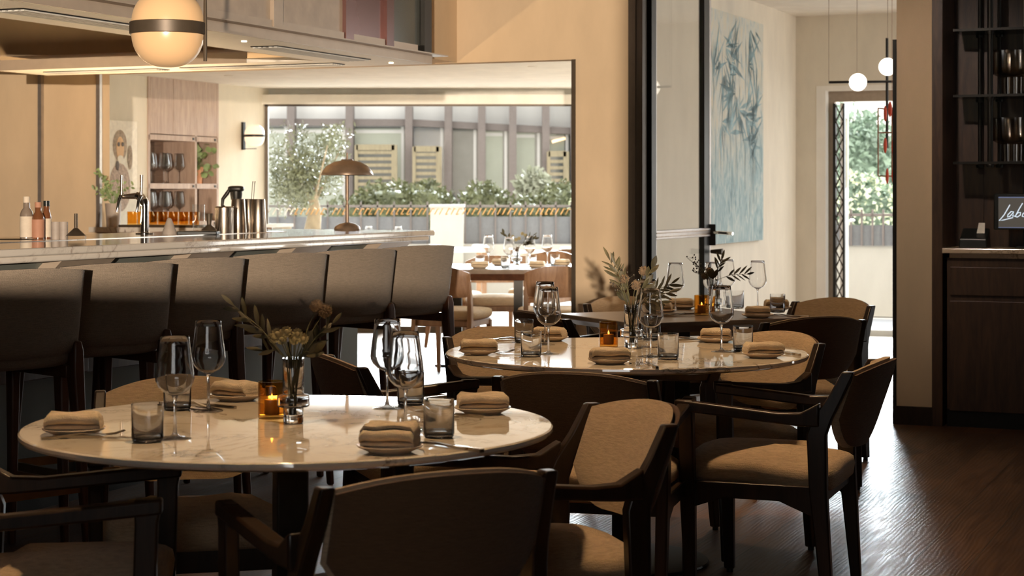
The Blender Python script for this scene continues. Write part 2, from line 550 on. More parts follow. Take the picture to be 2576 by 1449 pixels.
class MB:
    """collects shapes into one mesh"""

    def __init__(self):
        self.v, self.f = [], []

    def add(self, vs, fs, M=None):
        o = len(self.v)
        if M is not None:
            vs = [M @ Vector(p) for p in vs]
        self.v += [tuple(p) for p in vs]
        self.f += [tuple(i + o for i in q) for q in fs]
        return self

    def box(self, c, s, M=None):
        x, y, z = s[0] / 2, s[1] / 2, s[2] / 2
        vs = [(c[0] + a * x, c[1] + b * y, c[2] + d * z) for a in (-1, 1) for b in (-1, 1) for d in (-1, 1)]
        fs = [(0, 1, 3, 2), (4, 6, 7, 5), (0, 4, 5, 1), (2, 3, 7, 6), (0, 2, 6, 4), (1, 5, 7, 3)]
        return self.add(vs, fs, M)

    def loft(self, rings, cap=True, M=None):
        n = len(rings[0])
        vs = [p for r in rings for p in r]
        fs = []
        for i in range(len(rings) - 1):
            for j in range(n):
                k = (j + 1) % n
                fs.append((i * n + j, i * n + k, (i + 1) * n + k, (i + 1) * n + j))
        if cap:
            fs.append(tuple(range(n - 1, -1, -1)))
            fs.append(tuple((len(rings) - 1) * n + j for j in range(n)))
        return self.add(vs, fs, M)

    def beam(self, path, M=None):
        """path of (x, y, z, width_x, width_y): rectangular rings in the xy plane"""
        rings = []
        for x, y, z, a, b in path:
            rings.append([(x - a / 2, y - b / 2, z), (x + a / 2, y - b / 2, z), (x + a / 2, y + b / 2, z), (x - a / 2, y + b / 2, z)])
        return self.loft(rings, True, M)

    def bar(self, p0, p1, w, h, M=None):
        p0, p1 = Vector(p0), Vector(p1)
        d = (p1 - p0).normalized()
        up = Vector((0, 0, 1)) if abs(d.z) < 0.95 else Vector((0, 1, 0))
        s = d.cross(up).normalized()
        t = s.cross(d).normalized()
        rings = [[p + s * a * w / 2 + t * b * h / 2 for a, b in ((-1, -1), (1, -1), (1, 1), (-1, 1))] for p in (p0, p1)]
        return self.loft(rings, True, M)

    def tube(self, pts, r, seg=8, M=None, cap=True):
        pts = [Vector(p) for p in pts]
        rs = r if isinstance(r, (list, tuple)) else [r] * len(pts)
        rings = []
        prev = None
        for i, p in enumerate(pts):
            d = (pts[min(i + 1, len(pts) - 1)] - pts[max(i - 1, 0)]).normalized()
            if prev is None:
                a = Vector((0, 0, 1)) if abs(d.z) < 0.9 else Vector((1, 0, 0))
                s = d.cross(a).normalized()
            else:
                s = (prev - d * prev.dot(d)).normalized()
            prev = s
            t = d.cross(s)
            rings.append([p + (s * math.cos(2 * PI * k / seg) + t * math.sin(2 * PI * k / seg)) * rs[i] for k in range(seg)])
        return self.loft(rings, cap, M)

    def lathe(self, prof, seg=24, c=(0, 0, 0), M=None):
        rings = []
        for r, z in prof:
            r = max(r, 1e-5)
            rings.append([(c[0] + r * math.cos(2 * PI * k / seg), c[1] + r * math.sin(2 * PI * k / seg), c[2] + z) for k in range(seg)])
        return self.loft(rings, True, M)

    def prism(self, poly, z0, z1, M=None):
        return self.loft([[(x, y, z0) for x, y in poly], [(x, y, z1) for x, y in poly]], True, M)

    def ell(self, c, s, e1=1.0, e2=1.0, nu=28, nv=14, fn=None, M=None):
        """superellipsoid: cushions (small exponents) and balls (1)"""
        def pw(x, e):
            return math.copysign(abs(x) ** e, x)
        rings = []
        for i in range(nv + 1):
            a = -PI / 2 + PI * i / nv
            a = max(-PI / 2 + 1e-3, min(PI / 2 - 1e-3, a))
            ring = []
            for k in range(nu):
                b = 2 * PI * k / nu
                p = Vector((c[0] + s[0] / 2 * pw(math.cos(a), e1) * pw(math.cos(b), e2), c[1] + s[1] / 2 * pw(math.cos(a), e1) * pw(math.sin(b), e2), c[2] + s[2] / 2 * pw(math.sin(a), e1)))
                ring.append(fn(p) if fn else p)
            rings.append(ring)
        return self.loft(rings, True, M)

    def build(self, name, mat, parent=None, smooth=40, bevel=0.0, seg=2, loc=None, rz=0.0):
        me = bpy.data.meshes.new(name)
        me.from_pydata(self.v, [], self.f)
        bm = bmesh.new()
        bm.from_mesh(me)
        bmesh.ops.recalc_face_normals(bm, faces=bm.faces)
        bm.to_mesh(me)
        bm.free()
        me.materials.append(MATS[mat])
        if smooth:
            me.polygons.foreach_set('use_smooth', [True] * len(me.polygons))
            me.set_sharp_from_angle(angle=math.radians(smooth))
        me.update()
        o = bpy.data.objects.new(name, me)
        COL.objects.link(o)
        if parent is not None:
            o.parent = parent
        if loc is not None:
            o.location = loc
            o.rotation_euler = (0, 0, rz)
        if bevel:
            b = o.modifiers.new('bevel', 'BEVEL')
            b.width = bevel
            b.segments = seg
            b.limit_method = 'ANGLE'
            b.angle_limit = math.radians(40)
        return o


def recenter(o):
    """put a top-level mesh's origin at its base"""
    me = o.data
    xs = [v.co for v in me.vertices]
    c = Vector((sum(p.x for p in xs) / len(xs), sum(p.y for p in xs) / len(xs), min(p.z for p in xs)))
    me.transform(Matrix.Translation(-c))
    o.location = o.location + Matrix.Rotation(o.rotation_euler.z, 3, 'Z') @ c
    return o


def tag(o, label, cat, group=None, kind=None):
    o['label'] = label
    o['category'] = cat
    if group:
        o['group'] = group
    if kind:
        o['kind'] = kind
    return o


def struct(o):
    o['kind'] = 'structure'
    return o


def thing(name, label, cat, loc, rz=0.0, group=None):
    o = bpy.data.objects.new(name, None)
    o.empty_display_size = 0.1
    COL.objects.link(o)
    o.location = loc
    o.rotation_euler = (0, 0, rz)
    return tag(o, label, cat, group)


def dup(root, loc, rz, label=None, group=None):
    """a copy of a thing with copies of its parts and sub-parts"""
    r = root.copy()
    COL.objects.link(r)
    r.location = loc
    r.rotation_euler = (0, 0, rz)
    if label:
        r['label'] = label
    if group:
        r['group'] = group
    for ch in list(root.children):
        c = ch.copy()
        COL.objects.link(c)
        c.parent = r
        for g in list(ch.children):
            d = g.copy()
            COL.objects.link(d)
            d.parent = c
    return r


class Kit:
    """first use places the prototype itself, later uses place copies"""

    def __init__(self, maker):
        self.maker, self.proto = maker, None

    def __call__(self, loc, rz, label, group):
        if self.proto is None:
            self.proto = self.maker()
            o = self.proto
            o.location, o.rotation_euler = loc, (0, 0, rz)
            o['label'] = label
            if group:
                o['group'] = group
            return o
        return dup(self.proto, loc, rz, label, group)


RR = random.Random(7)

# ---------------------------------------------------------------- the room shell


def quadwall(name, a, b, z0, z1, thick, mat, side=1):
    """upright slab from a to b (xy), thickened to its left (side=1) or right"""
    a, b = Vector((a[0], a[1], 0)), Vector((b[0], b[1], 0))
    d = (b - a).normalized()
    n = Vector((-d.y, d.x, 0)) * side * thick
    m = MB().prism([(p.x, p.y) for p in (a, b, b + n, a + n)], z0, z1)
    return struct(m.build(name, mat, smooth=0))


# floor of the restaurant: one slab up to the street doors
fl = MB().prism([(-6, -3), (7, -6), (9.0, 14.0), (3.9, 16.35), (2.66, 16.85), (1.0, 17.3), (-2.4, 17.3), (-6.2, 15.5)], -0.12, 0.0)
struct(fl.build('floor', 'oak_floor', smooth=0))

RW = wal(0, 3.6, 0)                                   # right end of the end wall
FW = Vector((0, 0, 0)) - U * 0.6                      # front wall line, behind the camera
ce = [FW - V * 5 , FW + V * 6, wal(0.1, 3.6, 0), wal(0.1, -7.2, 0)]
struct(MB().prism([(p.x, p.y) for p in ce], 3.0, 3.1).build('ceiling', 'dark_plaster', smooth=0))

# end wall: pier, header over the back-room opening, left wall, sill wall
T1_, T2_, T3_, T4_ = -1.957, -1.607, -5.44, -4.1
def wpiece(name, t0, t1, z0, z1, mat='warm_plaster', s0=0.0, s1=0.12):
    pts = [wal(s0, t0, 0), wal(s0, t1, 0), wal(s1, t1, 0), wal(s1, t0, 0)]
    return struct(MB().prism([(p.x, p.y) for p in pts], z0, z1).build(name, mat, smooth=0))
wpiece('wall_back', T1_, T2_, 0, 3.0)
wpiece('wall_header', T3_, T1_, 2.132, 3.0)
wpiece('wall_back_left', -7.2, T3_, 0, 3.0)
wpiece('wall_sill', T3_, T4_, 0, 1.05)
wpiece('trim_1', T3_, T4_, 1.05, 1.085, 'bar_marble', -0.12, 0.16)
wpiece('trim_2', T1_ - 0.02, T1_ + 0.004, 0, 2.132, 'bronze_frame', -0.012, 0.13)
wpiece('trim_3', T3_ - 0.005, T3_ + 0.025, 1.085, 2.25, 'grey_steel', -0.03, -0.002)
wpiece('trim_4', -5.93, -5.90, 0.9, 2.25, 'grey_steel', -0.03, -0.002)
wpiece('wall_right_pier', 0.0, 0.2, 0, 3.0)
wpiece('baseboard_right', -0.004, 0.2, 0, 0.105, 'dark_walnut', -0.014, -0.001)
wpiece('trim_5', -0.022, -0.002, 0, 2.19, 'black_steel', -0.004, 0.14)
wpiece('wall_right_cabinet_back', 0.2, 3.6, 0, 3.0, 'cabinet_wood', 0.5, 0.6)
wpiece('wall_over_opening', T2_, 0.0, 2.93, 3.0)
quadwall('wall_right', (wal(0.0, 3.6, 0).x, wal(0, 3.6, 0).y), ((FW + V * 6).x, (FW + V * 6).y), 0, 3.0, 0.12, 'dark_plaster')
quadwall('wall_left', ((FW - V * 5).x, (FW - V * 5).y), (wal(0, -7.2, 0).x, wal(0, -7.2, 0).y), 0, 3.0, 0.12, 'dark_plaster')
# unseen front wall, its opening shaped to trim the added spot's beam
zs = CZ + 0.064 * 0.6
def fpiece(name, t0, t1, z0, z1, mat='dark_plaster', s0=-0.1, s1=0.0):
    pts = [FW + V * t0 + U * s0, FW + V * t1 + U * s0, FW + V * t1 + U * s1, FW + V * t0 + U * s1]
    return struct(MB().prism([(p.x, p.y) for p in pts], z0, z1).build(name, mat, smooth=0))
fpiece('wall_front_mask_low', -5, 6, 0, zs)
fpiece('wall_front_mask_top', -5, 6, 2.3, 3.0)
fpiece('wall_front_mask_left', -5, -1.5, zs, 2.3)
fpiece('wall_front_mask_right', 0.533, 6, zs, 2.3)
# bulkhead over the bar's far end
pts = [bar(-0.25, -0.42, 0), bar(1.3, -0.42, 0), bar(1.3, -3.4, 0), bar(-0.25, -3.4, 0)]
BK = Vector((-0.345, 11.455, 0))
pts = [BK - U * 1.5, BK, BK - V * 3.2, BK - V * 3.2 - U * 1.5]
struct(MB().prism([(p.x, p.y) for p in pts], 2.135, 3.0).build('wall_bulkhead', 'warm_plaster', smooth=0))

# back room
KC = Vector((-2.323, 17.2, 0))                        # its far left corner
def kwal(s, t, z):
    p = KC + U * s + V * t
    return Vector((p.x, p.y, z))
def kpiece(name, s0, s1, z0, z1, mat='cream_plaster', t0=-0.12, t1=0.0, st=True, parent=None):
    pts = [kwal(s0, t0, 0), kwal(s1, t0, 0), kwal(s1, t1, 0), kwal(s0, t1, 0)]
    o = MB().prism([(p.x, p.y) for p in pts], z0, z1).build(name, mat, smooth=0, parent=parent)
    return struct(o) if st else o
kpiece('wall_room_left', -4.6, -1.95, 0, 2.32)
kpiece('wall_room_left_end', -0.846, 0.06, 0, 2.32)
kpiece('wall_room_left_low', -1.95, -0.846, 0, 1.0)
kpiece('trim_6', -4.6, 0.0, 1.0, 1.03, 'bar_marble', 0.001, 0.30)
kpiece('wall_room_counter', -4.6, 0.0, 0.0, 1.0, 'cream_plaster', 0.001, 0.28)
pts = [wal(0.12, -6.9, 0), wal(0.12, -1.8, 0), Vector((1.1, 17.3, 0)), Vector((-2.4, 17.3, 0)), Vector((-3.2, 17.0, 0)), Vector((-4.6, 13.6, 0))]
struct(MB().prism([(p.x, p.y) for p in pts], 2.30, 2.4).build('ceiling_room', 'white_paint', smooth=0))
struct(MB().box((-0.6, 17.22, 2.195), (3.5, 0.16, 0.09)).build('trim_7', 'white_paint', smooth=0))
struct(MB().box((-0.6, 17.36, 2.28), (3.6, 0.1, 0.24)).build('wall_room_far', 'white_paint', smooth=0))
# window wall: frame, mullion, pane, lettering
wf = MB().box((-0.6, 17.2, 2.142), (3.46, 0.06, 0.02)).box((-2.31, 17.2, 1.07), (0.028, 0.06, 2.15)).box((-0.6, 17.2, 0.03), (3.46, 0.06, 0.06)).box((1.06, 17.2, 1.07), (0.04, 0.06, 2.15))
win = struct(wf.build('window_1', 'bronze_frame', smooth=0))
MB().box((-0.6, 17.2, 1.09), (3.4, 0.006, 2.08)).build('window_pane', 'pane_glass', win, smooth=0)
# divider wall between the back room and the entry room, cream on both sides
DC = Vector((2.60, 16.71, 0))
pts = [DC + U * 0.1, DC - U * 4.5, wal(0.1, T2_, 0), wal(0.1, T2_ - 0.1, 0), DC - U * 4.5 - V * 0.1, DC + U * 0.1 - V * 0.1]
struct(MB().prism([(p.x, p.y) for p in pts], 0, 2.95).build('wall_divider', 'cream_plaster', smooth=0))
# entry room's far wall: left part, over the door, right part; deep white reveal
def ewal(s, t, z):
    p = DC + U * s + V * t
    return Vector((p.x, p.y, z))
def epiece(name, t0, t1, z0, z1, mat='cream_plaster', s0=0.0, s1=0.3):
    pts = [ewal(s0, t0, 0), ewal(s0, t1, 0), ewal(s1, t1, 0), ewal(s1, t0, 0)]
    return struct(MB().prism([(p.x, p.y) for p in pts], z0, z1).build(name, mat, smooth=0))
epiece('wall_entry', -0.12, 0.19, 0, 2.95)
epiece('wall_entry_head', 0.19, 2.0, 2.29, 2.95)
epiece('wall_entry_right', 1.75, 3.6, 0, 2.95)
epiece('ceiling_entry', -0.2, 5.0, 2.93, 3.03, 'white_paint', -6.2, 0.3)
epiece('trim_8', 0.19, 0.275, 0, 2.29, 'white_paint', -0.004, 0.3)
epiece('trim_9', 0.275, 1.75, 2.245, 2.29, 'white_paint', -0.004, 0.3)
# street door: frame, open leaf with glass, lattice grille
df = MB()
for t0, t1, z0, z1 in ((0.275, 0.33, 0, 2.245), (0.33, 1.75, 2.15, 2.245)):
    p = [ewal(0.12, t0, 0), ewal(0.12, t1, 0), ewal(0.2, t1, 0), ewal(0.2, t0, 0)]
    df.prism([(q.x, q.y) for q in p], z0, z1)
d1 = struct(df.build('door_1', 'lit_bronze_frame', smooth=0))
lf = MB()
lo = ewal(0.2, 0.365, 0)
ld = Vector((0.215, 0.976, 0)).normalized()
for a, b, z0, z1 in ((0.0, 0.1, 0.02, 2.14), (0.75, 0.85, 0.02, 2.14), (0.1, 0.75, 2.02, 2.14), (0.1, 0.75, 0.02, 0.16), (0.1, 0.75, 1.26, 1.36)):
    q0, q1 = lo + ld * a, lo + ld * b
    n = Vector((ld.y, -ld.x, 0)) * 0.045
    lf.prism([(q.x, q.y) for q in (q0, q1, q1 + n, q0 + n)], z0, z1)
leaf = lf.build('door_leaf', 'white_paint', d1, smooth=0)
q0, q1 = lo + ld * 0.1, lo + ld * 0.75
n = Vector((ld.y, -ld.x, 0))
MB().prism([(q.x, q.y) for q in (q0 + n * 0.01, q1 + n * 0.01, q1 + n * 0.035, q0 + n * 0.035)], 0.16, 1.26).build('lower_panel', 'white_paint', leaf, smooth=0)
MB().prism([(q.x, q.y) for q in (q0 + n * 0.02, q1 + n * 0.02, q1 + n * 0.026, q0 + n * 0.026)], 1.36, 2.02).build('door_glass', 'dark_glass', leaf, smooth=0)
MB().ell((lo + ld * 0.8 + n * 0.08) + Vector((0, 0, 1.05)), (0.06, 0.06, 0.03)).build('door_knob', 'chrome', leaf)
# folded lattice security gate in the reveal
g0 = ewal(0.06, 0.345, 0)
gl = MB()
gl.prism([(p.x, p.y) for p in (ewal(0.03, 0.335, 0), ewal(0.03, 0.36, 0), ewal(0.09, 0.36, 0), ewal(0.09, 0.335, 0))], 0.02, 2.13)
gl.prism([(p.x, p.y) for p in (ewal(0.03, 0.425, 0), ewal(0.03, 0.44, 0), ewal(0.09, 0.44, 0), ewal(0.09, 0.425, 0))], 0.02, 2.13)
gate = recenter(gl.build('security_gate', 'black_steel', smooth=0))
tag(gate, 'folded black lattice gate standing inside the left door jamb', 'gate')
g2 = MB()
gx = gate.location
for k in range(14):
    z = 0.06 + k * 0.147
    for s in (1, -1):
        a = ewal(0.05 + 0.01 * s, 0.36, z if s > 0 else z + 0.145)
        b = ewal(0.05 + 0.01 * s, 0.425, z + 0.145 if s > 0 else z)
        g2.bar(a - gx, b - gx, 0.006, 0.012)
g2.build('lattice', 'bronze_frame', gate, smooth=0)

# ---------------------------------------------------------------- steel and glass door at the end wall
pf = MB()
for t0, t1, s0, s1 in ((T2_ - 0.0, T2_ + 0.045, -0.02, 0.11), (T2_ + 0.045, T2_ + 0.085, -0.005, 0.08)):
    p = [wal(s0, t0, 0), wal(s0, t1, 0), wal(s1, t1, 0), wal(s1, t0, 0)]
    pf.prism([(q.x, q.y) for q in p], 0, 2.93)
struct(pf.build('trim_10', 'bronze_frame', smooth=0))
hA = Vector((0.845, 11.12, 0))
hB = Vector((1.285, 12.05, 0))
gd = (hB - hA).normalized()
gn = Vector((gd.y, -gd.x, 0))
GL = (hB - hA).length
gdoor = struct(MB().build('door_2', 'black_steel', loc=(hA.x, hA.y, 0)))
def gd_slab(name, a0, a1, z0, z1, mat, n0=-0.02, n1=0.02):
    q = [gd * a0 + gn * n0, gd * a1 + gn * n0, gd * a1 + gn * n1, gd * a0 + gn * n1]
    return MB().prism([(p.x, p.y) for p in q], z0, z1).build(name, mat, gdoor, smooth=0, bevel=0.003)
gd_slab('hinge_stile', -0.06, 0.02, 0.01, 2.9, 'black_steel', -0.03, 0.03)
gd_slab('inner_bead', 0.02, 0.055, 0.01, 2.9, 'grey_steel')
gd_slab('lock_stile', GL - 0.10, GL, 0.01, 2.9, 'black_steel')
gd_slab('stile_edge', GL - 0.001, GL + 0.03, 0.01, 2.9, 'grey_steel', -0.022, 0.022)
r_ = gd_slab('mid_rail', 0.02, GL, 1.03, 1.085, 'grey_steel', -0.03, 0.03)
gd_slab('rail_bead', 0.02, GL, 1.043, 1.05, 'steel', -0.034, 0.034)
gd_slab('rail_bead', 0.02, GL, 1.066, 1.073, 'steel', -0.034, 0.034)
gd_slab('bottom_rail', 0.02, GL, 0.01, 0.12, 'black_steel')
gd_slab('pane', 0.055, GL - 0.1, 0.12, 1.03, 'pane_glass', -0.003, 0.003)
gd_slab('pane', 0.055, GL - 0.1, 1.085, 2.9, 'pane_glass', -0.003, 0.003)
hb = MB().box((0, 0, 0), (0.05, 0.02, 0.14), Matrix.Translation(gd * (GL + 0.005) + gn * 0.035 + Vector((0, 0, 1.04)))).build('handle_plate', 'black_steel', gdoor, bevel=0.004)
MB().tube([gd * (GL - 0.01) + gn * 0.045 + Vector((0, 0, 1.055)), gd * (GL - 0.01) + gn * 0.09 + Vector((0, 0, 1.055)), gd * (GL - 0.01) + gn * 0.1 + Vector((0.0, -0.02, 1.055)), gd * (GL - 0.02) + gn * 0.16 + Vector((0.02, -0.05, 1.05))], 0.011, 8).build('lever', 'chrome', gdoor)
MB().tube([gd * GL + gn * 0.03 + Vector((0, 0, 0.93)), gd * GL + gn * 0.11 + Vector((0, 0, 0.93))], [0.012, 0.022], 10).build('lock_knob', 'bronze_frame', gdoor)

# ---------------------------------------------------------------- outside
GR = MB().prism([(-30, 17.3), (-2.4, 17.3), (1.0, 17.3), (2.66, 16.86), (3.9, 16.36), (14, 12.0), (40, 12), (40, 70), (-30, 70)], -0.3, -0.02)
struct(GR.build('ground', 'pale_paving', smooth=0))
struct(MB().prism([(2.6, 17.9), (12, 14.2), (13, 15.6), (2.9, 19.4)], -0.1, 0.0).build('street', 'asphalt', smooth=0))
kb = MB().prism([(2.4, 17.35), (9, 14.9), (9.2, 15.2), (2.5, 17.75)], -0.1, 0.04)
struct(kb.build('kerb', 'stone_wall', smooth=0, bevel=0.01))


def leaf_blob(mb, c, r, n, size, rnd, shell=0.55, aspect=2.6):
    """n small leaf diamonds scattered through an ellipsoid"""
    for _ in range(n):
        while True:
            p = Vector((rnd.uniform(-1, 1), rnd.uniform(-1, 1), rnd.uniform(-1, 1)))
            if shell < p.length < 1:
                break
        q = Vector((c[0] + p.x * r[0], c[1] + p.y * r[1], c[2] + p.z * r[2]))
        d = Vector((rnd.gauss(0, 1), rnd.gauss(0, 1), rnd.gauss(0, 1) + 0.3)).normalized()
        s = d.orthogonal().normalized()
        s = Matrix.Rotation(rnd.uniform(0, 6.28), 3, d) @ s
        L = size * rnd.uniform(0.6, 1.3)
        w = L / aspect
        k = d.cross(s) * w * 0.25
        mb.add([q, q + d * L * 0.5 + s * w * 0.5 + k, q + d * L, q + d * L * 0.5 - s * w * 0.5 + k], [(0, 1, 2), (0, 2, 3)])
    return mb


# olive tree on the terrace
OT = at(785, 575, 20.2)
ot = thing('olive_tree', 'silvery olive tree with pale trunk outside the back window', 'tree', (OT.x, OT.y, -0.02))
rn = random.Random(3)
tk = MB()
tk.tube([(0, 0, 0.55), (0.0, 0, 0.9), (0.03, 0, 1.12), (0.0, 0, 1.3)], [0.11, 0.095, 0.075, 0.06], 12)
for a, b in ((0.5, 0.35), (2.2, 0.4), (3.6, 0.3), (5.2, 0.45), (1.3, 0.2)):
    tk.tube([(0.01, 0, 1.2), (math.cos(a) * b * 0.5, math.sin(a) * b * 0.5, 1.5), (math.cos(a) * b, math.sin(a) * b, 1.85)], [0.022, 0.012, 0.006], 7)
tk.build('trunk', 'bark', ot)
cr = MB()
for k in range(15):
    a, b = rn.uniform(0, 6.28), rn.uniform(0.05, 0.3)
    leaf_blob(cr, (math.cos(a) * b - 0.02, math.sin(a) * b, rn.uniform(1.22, 1.85)), (0.24, 0.22, 0.2), 330, 0.06, rn, 0.1, 3.2)
for k in range(18):
    a = rn.uniform(0, 6.28)
    x, y = math.cos(a) * rn.uniform(0.1, 0.42), math.sin(a) * 0.3
    for j in range(9):
        leaf_blob(cr, (x + j * 0.012 * math.cos(a), y, 1.85 + j * 0.028), (0.03, 0.03, 0.03), 3, 0.06, rn, 0.0, 3.6)
cr.build('foliage', 'olive_leaf', ot, smooth=0)
MB().lathe([(0.2, 0), (0.26, 0.55), (0.28, 0.56), (0.28, 0.6), (0.24, 0.6), (0.22, 0.5)], 28).build('planter', 'stone_wall', ot)

# low garden wall, pillar, fence, hedges
lw = recenter(MB().box((-4.0, 24.2, 0.31), (12.5, 0.3, 0.66)).build('garden_wall', 'stone_wall', smooth=0, bevel=0.01))
tag(lw, 'low pale rendered wall across the street under grey fence', 'wall')
pl = MB().box((0, 0, 0.575), (0.43, 0.34, 1.15)).box((0, 0, 1.165), (0.46, 0.38, 0.04))
p_ = at(1126, 660, 24.0)
tag(pl.build('gate_pillar', 'stone_wall', loc=(p_.x, 23.85, -0.02), smooth=0, bevel=0.008), 'pale stone gate pillar standing out in front of the grey fence', 'pillar')


def fence(name, x0, x1, y, z0, z1, ztop, label, step=0.16, a=0.0):
    """bars with a sheet panel behind their lower half"""
    t = thing(name, label, 'fence', ((x0 + x1) / 2, y, z0), a)
    L = x1 - x0
    MB().box((0, 0.03, (z1 - z0) / 2), (L, 0.01, z1 - z0)).build('sheet_panel', 'fence_grey', t, smooth=0)
    MB().box((0, 0, ztop - z0 - 0.06), (L, 0.03, 0.03)).build('top_rail', 'facade_frame', t, smooth=0)
    n = int(L / step)
    for k in range(n + 1):
        MB().box((-L / 2 + k * step, -0.005, (ztop - z0) / 2), (0.02, 0.02, ztop - z0)).build('bar', 'facade_frame', t, smooth=0)
    return t


fence('garden_fence', -4.2, -1.1, 24.15, 0.64, 1.0, 1.2, 'grey barred fence left of the gate pillar, hedge behind', 0.22)
fence('garden_fence', -0.62, 1.5, 24.15, 0.64, 1.0, 1.2, 'grey barred fence right of the gate pillar, hedge behind', 0.2)


def hedge(name, c, r, n, size, mat, label, cat='hedge', seed=1, blobs=None, bloom=None):
    t = thing(name, label, cat, (c[0], c[1], 0))
    rnd = random.Random(seed)
    m = MB()
    core = MB()
    for (dx, dz, rx, rz, k) in (blobs or [(0, 0, r[0], r[2], n)]):
        leaf_blob(m, (dx, 0, c[2] + dz), (rx, r[1], rz), int(k * 2.6), size, rnd, 0.6, 1.7)
        core.ell((dx, 0, c[2] + dz), (rx * 1.35, r[1] * 1.35, rz * 1.35), 0.8, 0.8, 18, 10) if mat != 'plume' else None
        core.tube([(dx, 0, -0.02), (dx, 0, c[2] + dz)], 0.03, 8)
    core.build('branches', mat, t)
    m.build('foliage', mat, t, smooth=0)
    if bloom:
        b = MB()
        leaf_blob(b, (0, -0.1, c[2]), (r[0], r[1], r[2]), bloom, size * 0.9, rnd, 0.85, 1.4)
        b.build('blossom', 'pale_bloom', t, smooth=0)
    return t


hedge('garden_hedge', (-1.45, 25.3, 0), (1, 0.5, 1), 0, 0.09, 'hedge_green', 'clipped green hedge left of the gate pillar', seed=4, blobs=[(-0.25, 1.1, 0.55, 0.38, 500), (0.25, 1.12, 0.42, 0.36, 450), (-0.75, 1.0, 0.4, 0.26, 250)])
hedge('garden_hedge', (0.12, 25.3, 0), (1, 0.5, 1), 0, 0.09, 'hedge_green', 'clipped hedge with a dip right of the gate pillar', seed=5, blobs=[(-0.5, 1.12, 0.35, 0.36, 350), (0.05, 1.0, 0.45, 0.26, 380), (0.62, 1.12, 0.45, 0.36, 480)])
hedge('white_shrub', (0.98, 24.75, 1.15), (0.17, 0.2, 0.17), 260, 0.08, 'pale_bloom', 'white flowering shrub above the hedge at the far window corner', 'shrub', seed=6)
hedge('grass_plume', (0.32, 26.4, 1.3), (0.26, 0.2, 0.34), 420, 0.11, 'plume', 'pale feathery shrub behind the dipped hedge', 'shrub', seed=8)

# office facade across the street
YF = 32.0
fb = thing('office_building', 'grey framed glass office front across the street', 'building', (-1.2, YF, 0))
def fx(px):
    return (px - HX) * YF / F + 1.2
def fz(py):
    return CZ - (py - HY) * YF / F
MB().box((0.6, 0.6, 1.6), (11.0, 0.5, 3.4)).build('wall', 'facade_panel', fb, smooth=0)
cols = [560, 733, 880, 1029, 1128, 1212, 1290, 1373, 1445, 1520]
for c in cols:
    MB().box((fx(c), 0.05, 1.63), (0.13, 0.34, 3.3)).build('column', 'facade_frame', fb, smooth=0)
MB().bar((fx(540), 0.12, fz(306)), (fx(1029), 0.12, fz(308)), 0.16, 0.12).bar((fx(1029), 0.12, fz(308)), (fx(1530), 0.12, fz(334)), 0.16, 0.12).build('transom', 'facade_frame', fb, smooth=0)
kinds = ['green_blind', 'green_blind', 'green_blind', 'blue_glass_panel', 'dark_interior', 'green_blind', 'green_blind', 'green_blind', 'dark_interior']
for i, k in enumerate(kinds):
    x0, x1 = fx(cols[i]) + 0.065, fx(cols[i + 1]) - 0.065
    zt = fz(318) if i < 4 else fz(316 + (cols[i] - 1029) * 0.052)
    w = MB().box(((x0 + x1) / 2, 0.3, zt / 2), (x1 - x0, 0.06, zt)).build('window', 'blue_glass_panel' if k == 'blue_glass_panel' else 'dark_interior', fb, smooth=0)
    if k == 'green_blind':
        bw = (x1 - x0) * (0.72 if i > 3 else 1.0)
        MB().box((x0 + bw / 2, 0.26, zt / 2), (bw, 0.01, zt - 0.05)).build('blind', 'green_blind', w, smooth=0)
        MB().box((x0 + bw / 2, 0.25, zt - 0.08), (bw, 0.02, 0.06)).build('blind_head', 'facade_panel', w, smooth=0)
    MB().box((x1 - 0.06, 0.22, zt / 2), (0.05, 0.05, zt)).build('mullion', 'facade_panel', w, smooth=0)
def louvre(px0, px1, py0, py1, label):
    x0, x1, z1, z0 = fx(px0) - 1.2, fx(px1) - 1.2, fz(py0), fz(py1)
    t = thing('louvre_screen', label, 'screen', ((x0 + x1) / 2, YF - 0.3, 0), 0, 'timber louvre screens in the office front')
    w = x1 - x0
    MB().box((-w / 2, 0, z1 / 2), (0.06, 0.05, z1)).box((w / 2, 0, z1 / 2), (0.1, 0.05, z1)).box((0, 0, z1 - 0.04), (w, 0.05, 0.1)).build('frame', 'louvre_wood', t, smooth=0)
    m = MB()
    z = z0
    while z < z1 - 0.1:
        m.box((0, 0, z), (w, 0.03, 0.055))
        z += 0.11
    m.build('louvres', 'louvre_wood', t, smooth=0)
    MB().box((0, 0.06, (z0 + z1) / 2 - 0.05), (w, 0.01, z1 - z0)).build('backing', 'dark_interior', t, smooth=0)
louvre(900, 995, 366, 495, 'yellowish timber louvre screen behind the brown table lamp')
louvre(1044, 1106, 370, 500, 'timber louvre screen directly above the left hedge')
louvre(1379, 1423, 382, 470, 'timber louvre screen above the hedge at the far window corner')
tb = fb
MB().bar((fx(1389), 0.2, fz(356)), (fx(1423), 0.2, fz(347)), 0.05, 0.05).build('lamp_tube', 'warm_tube', tb, smooth=0)

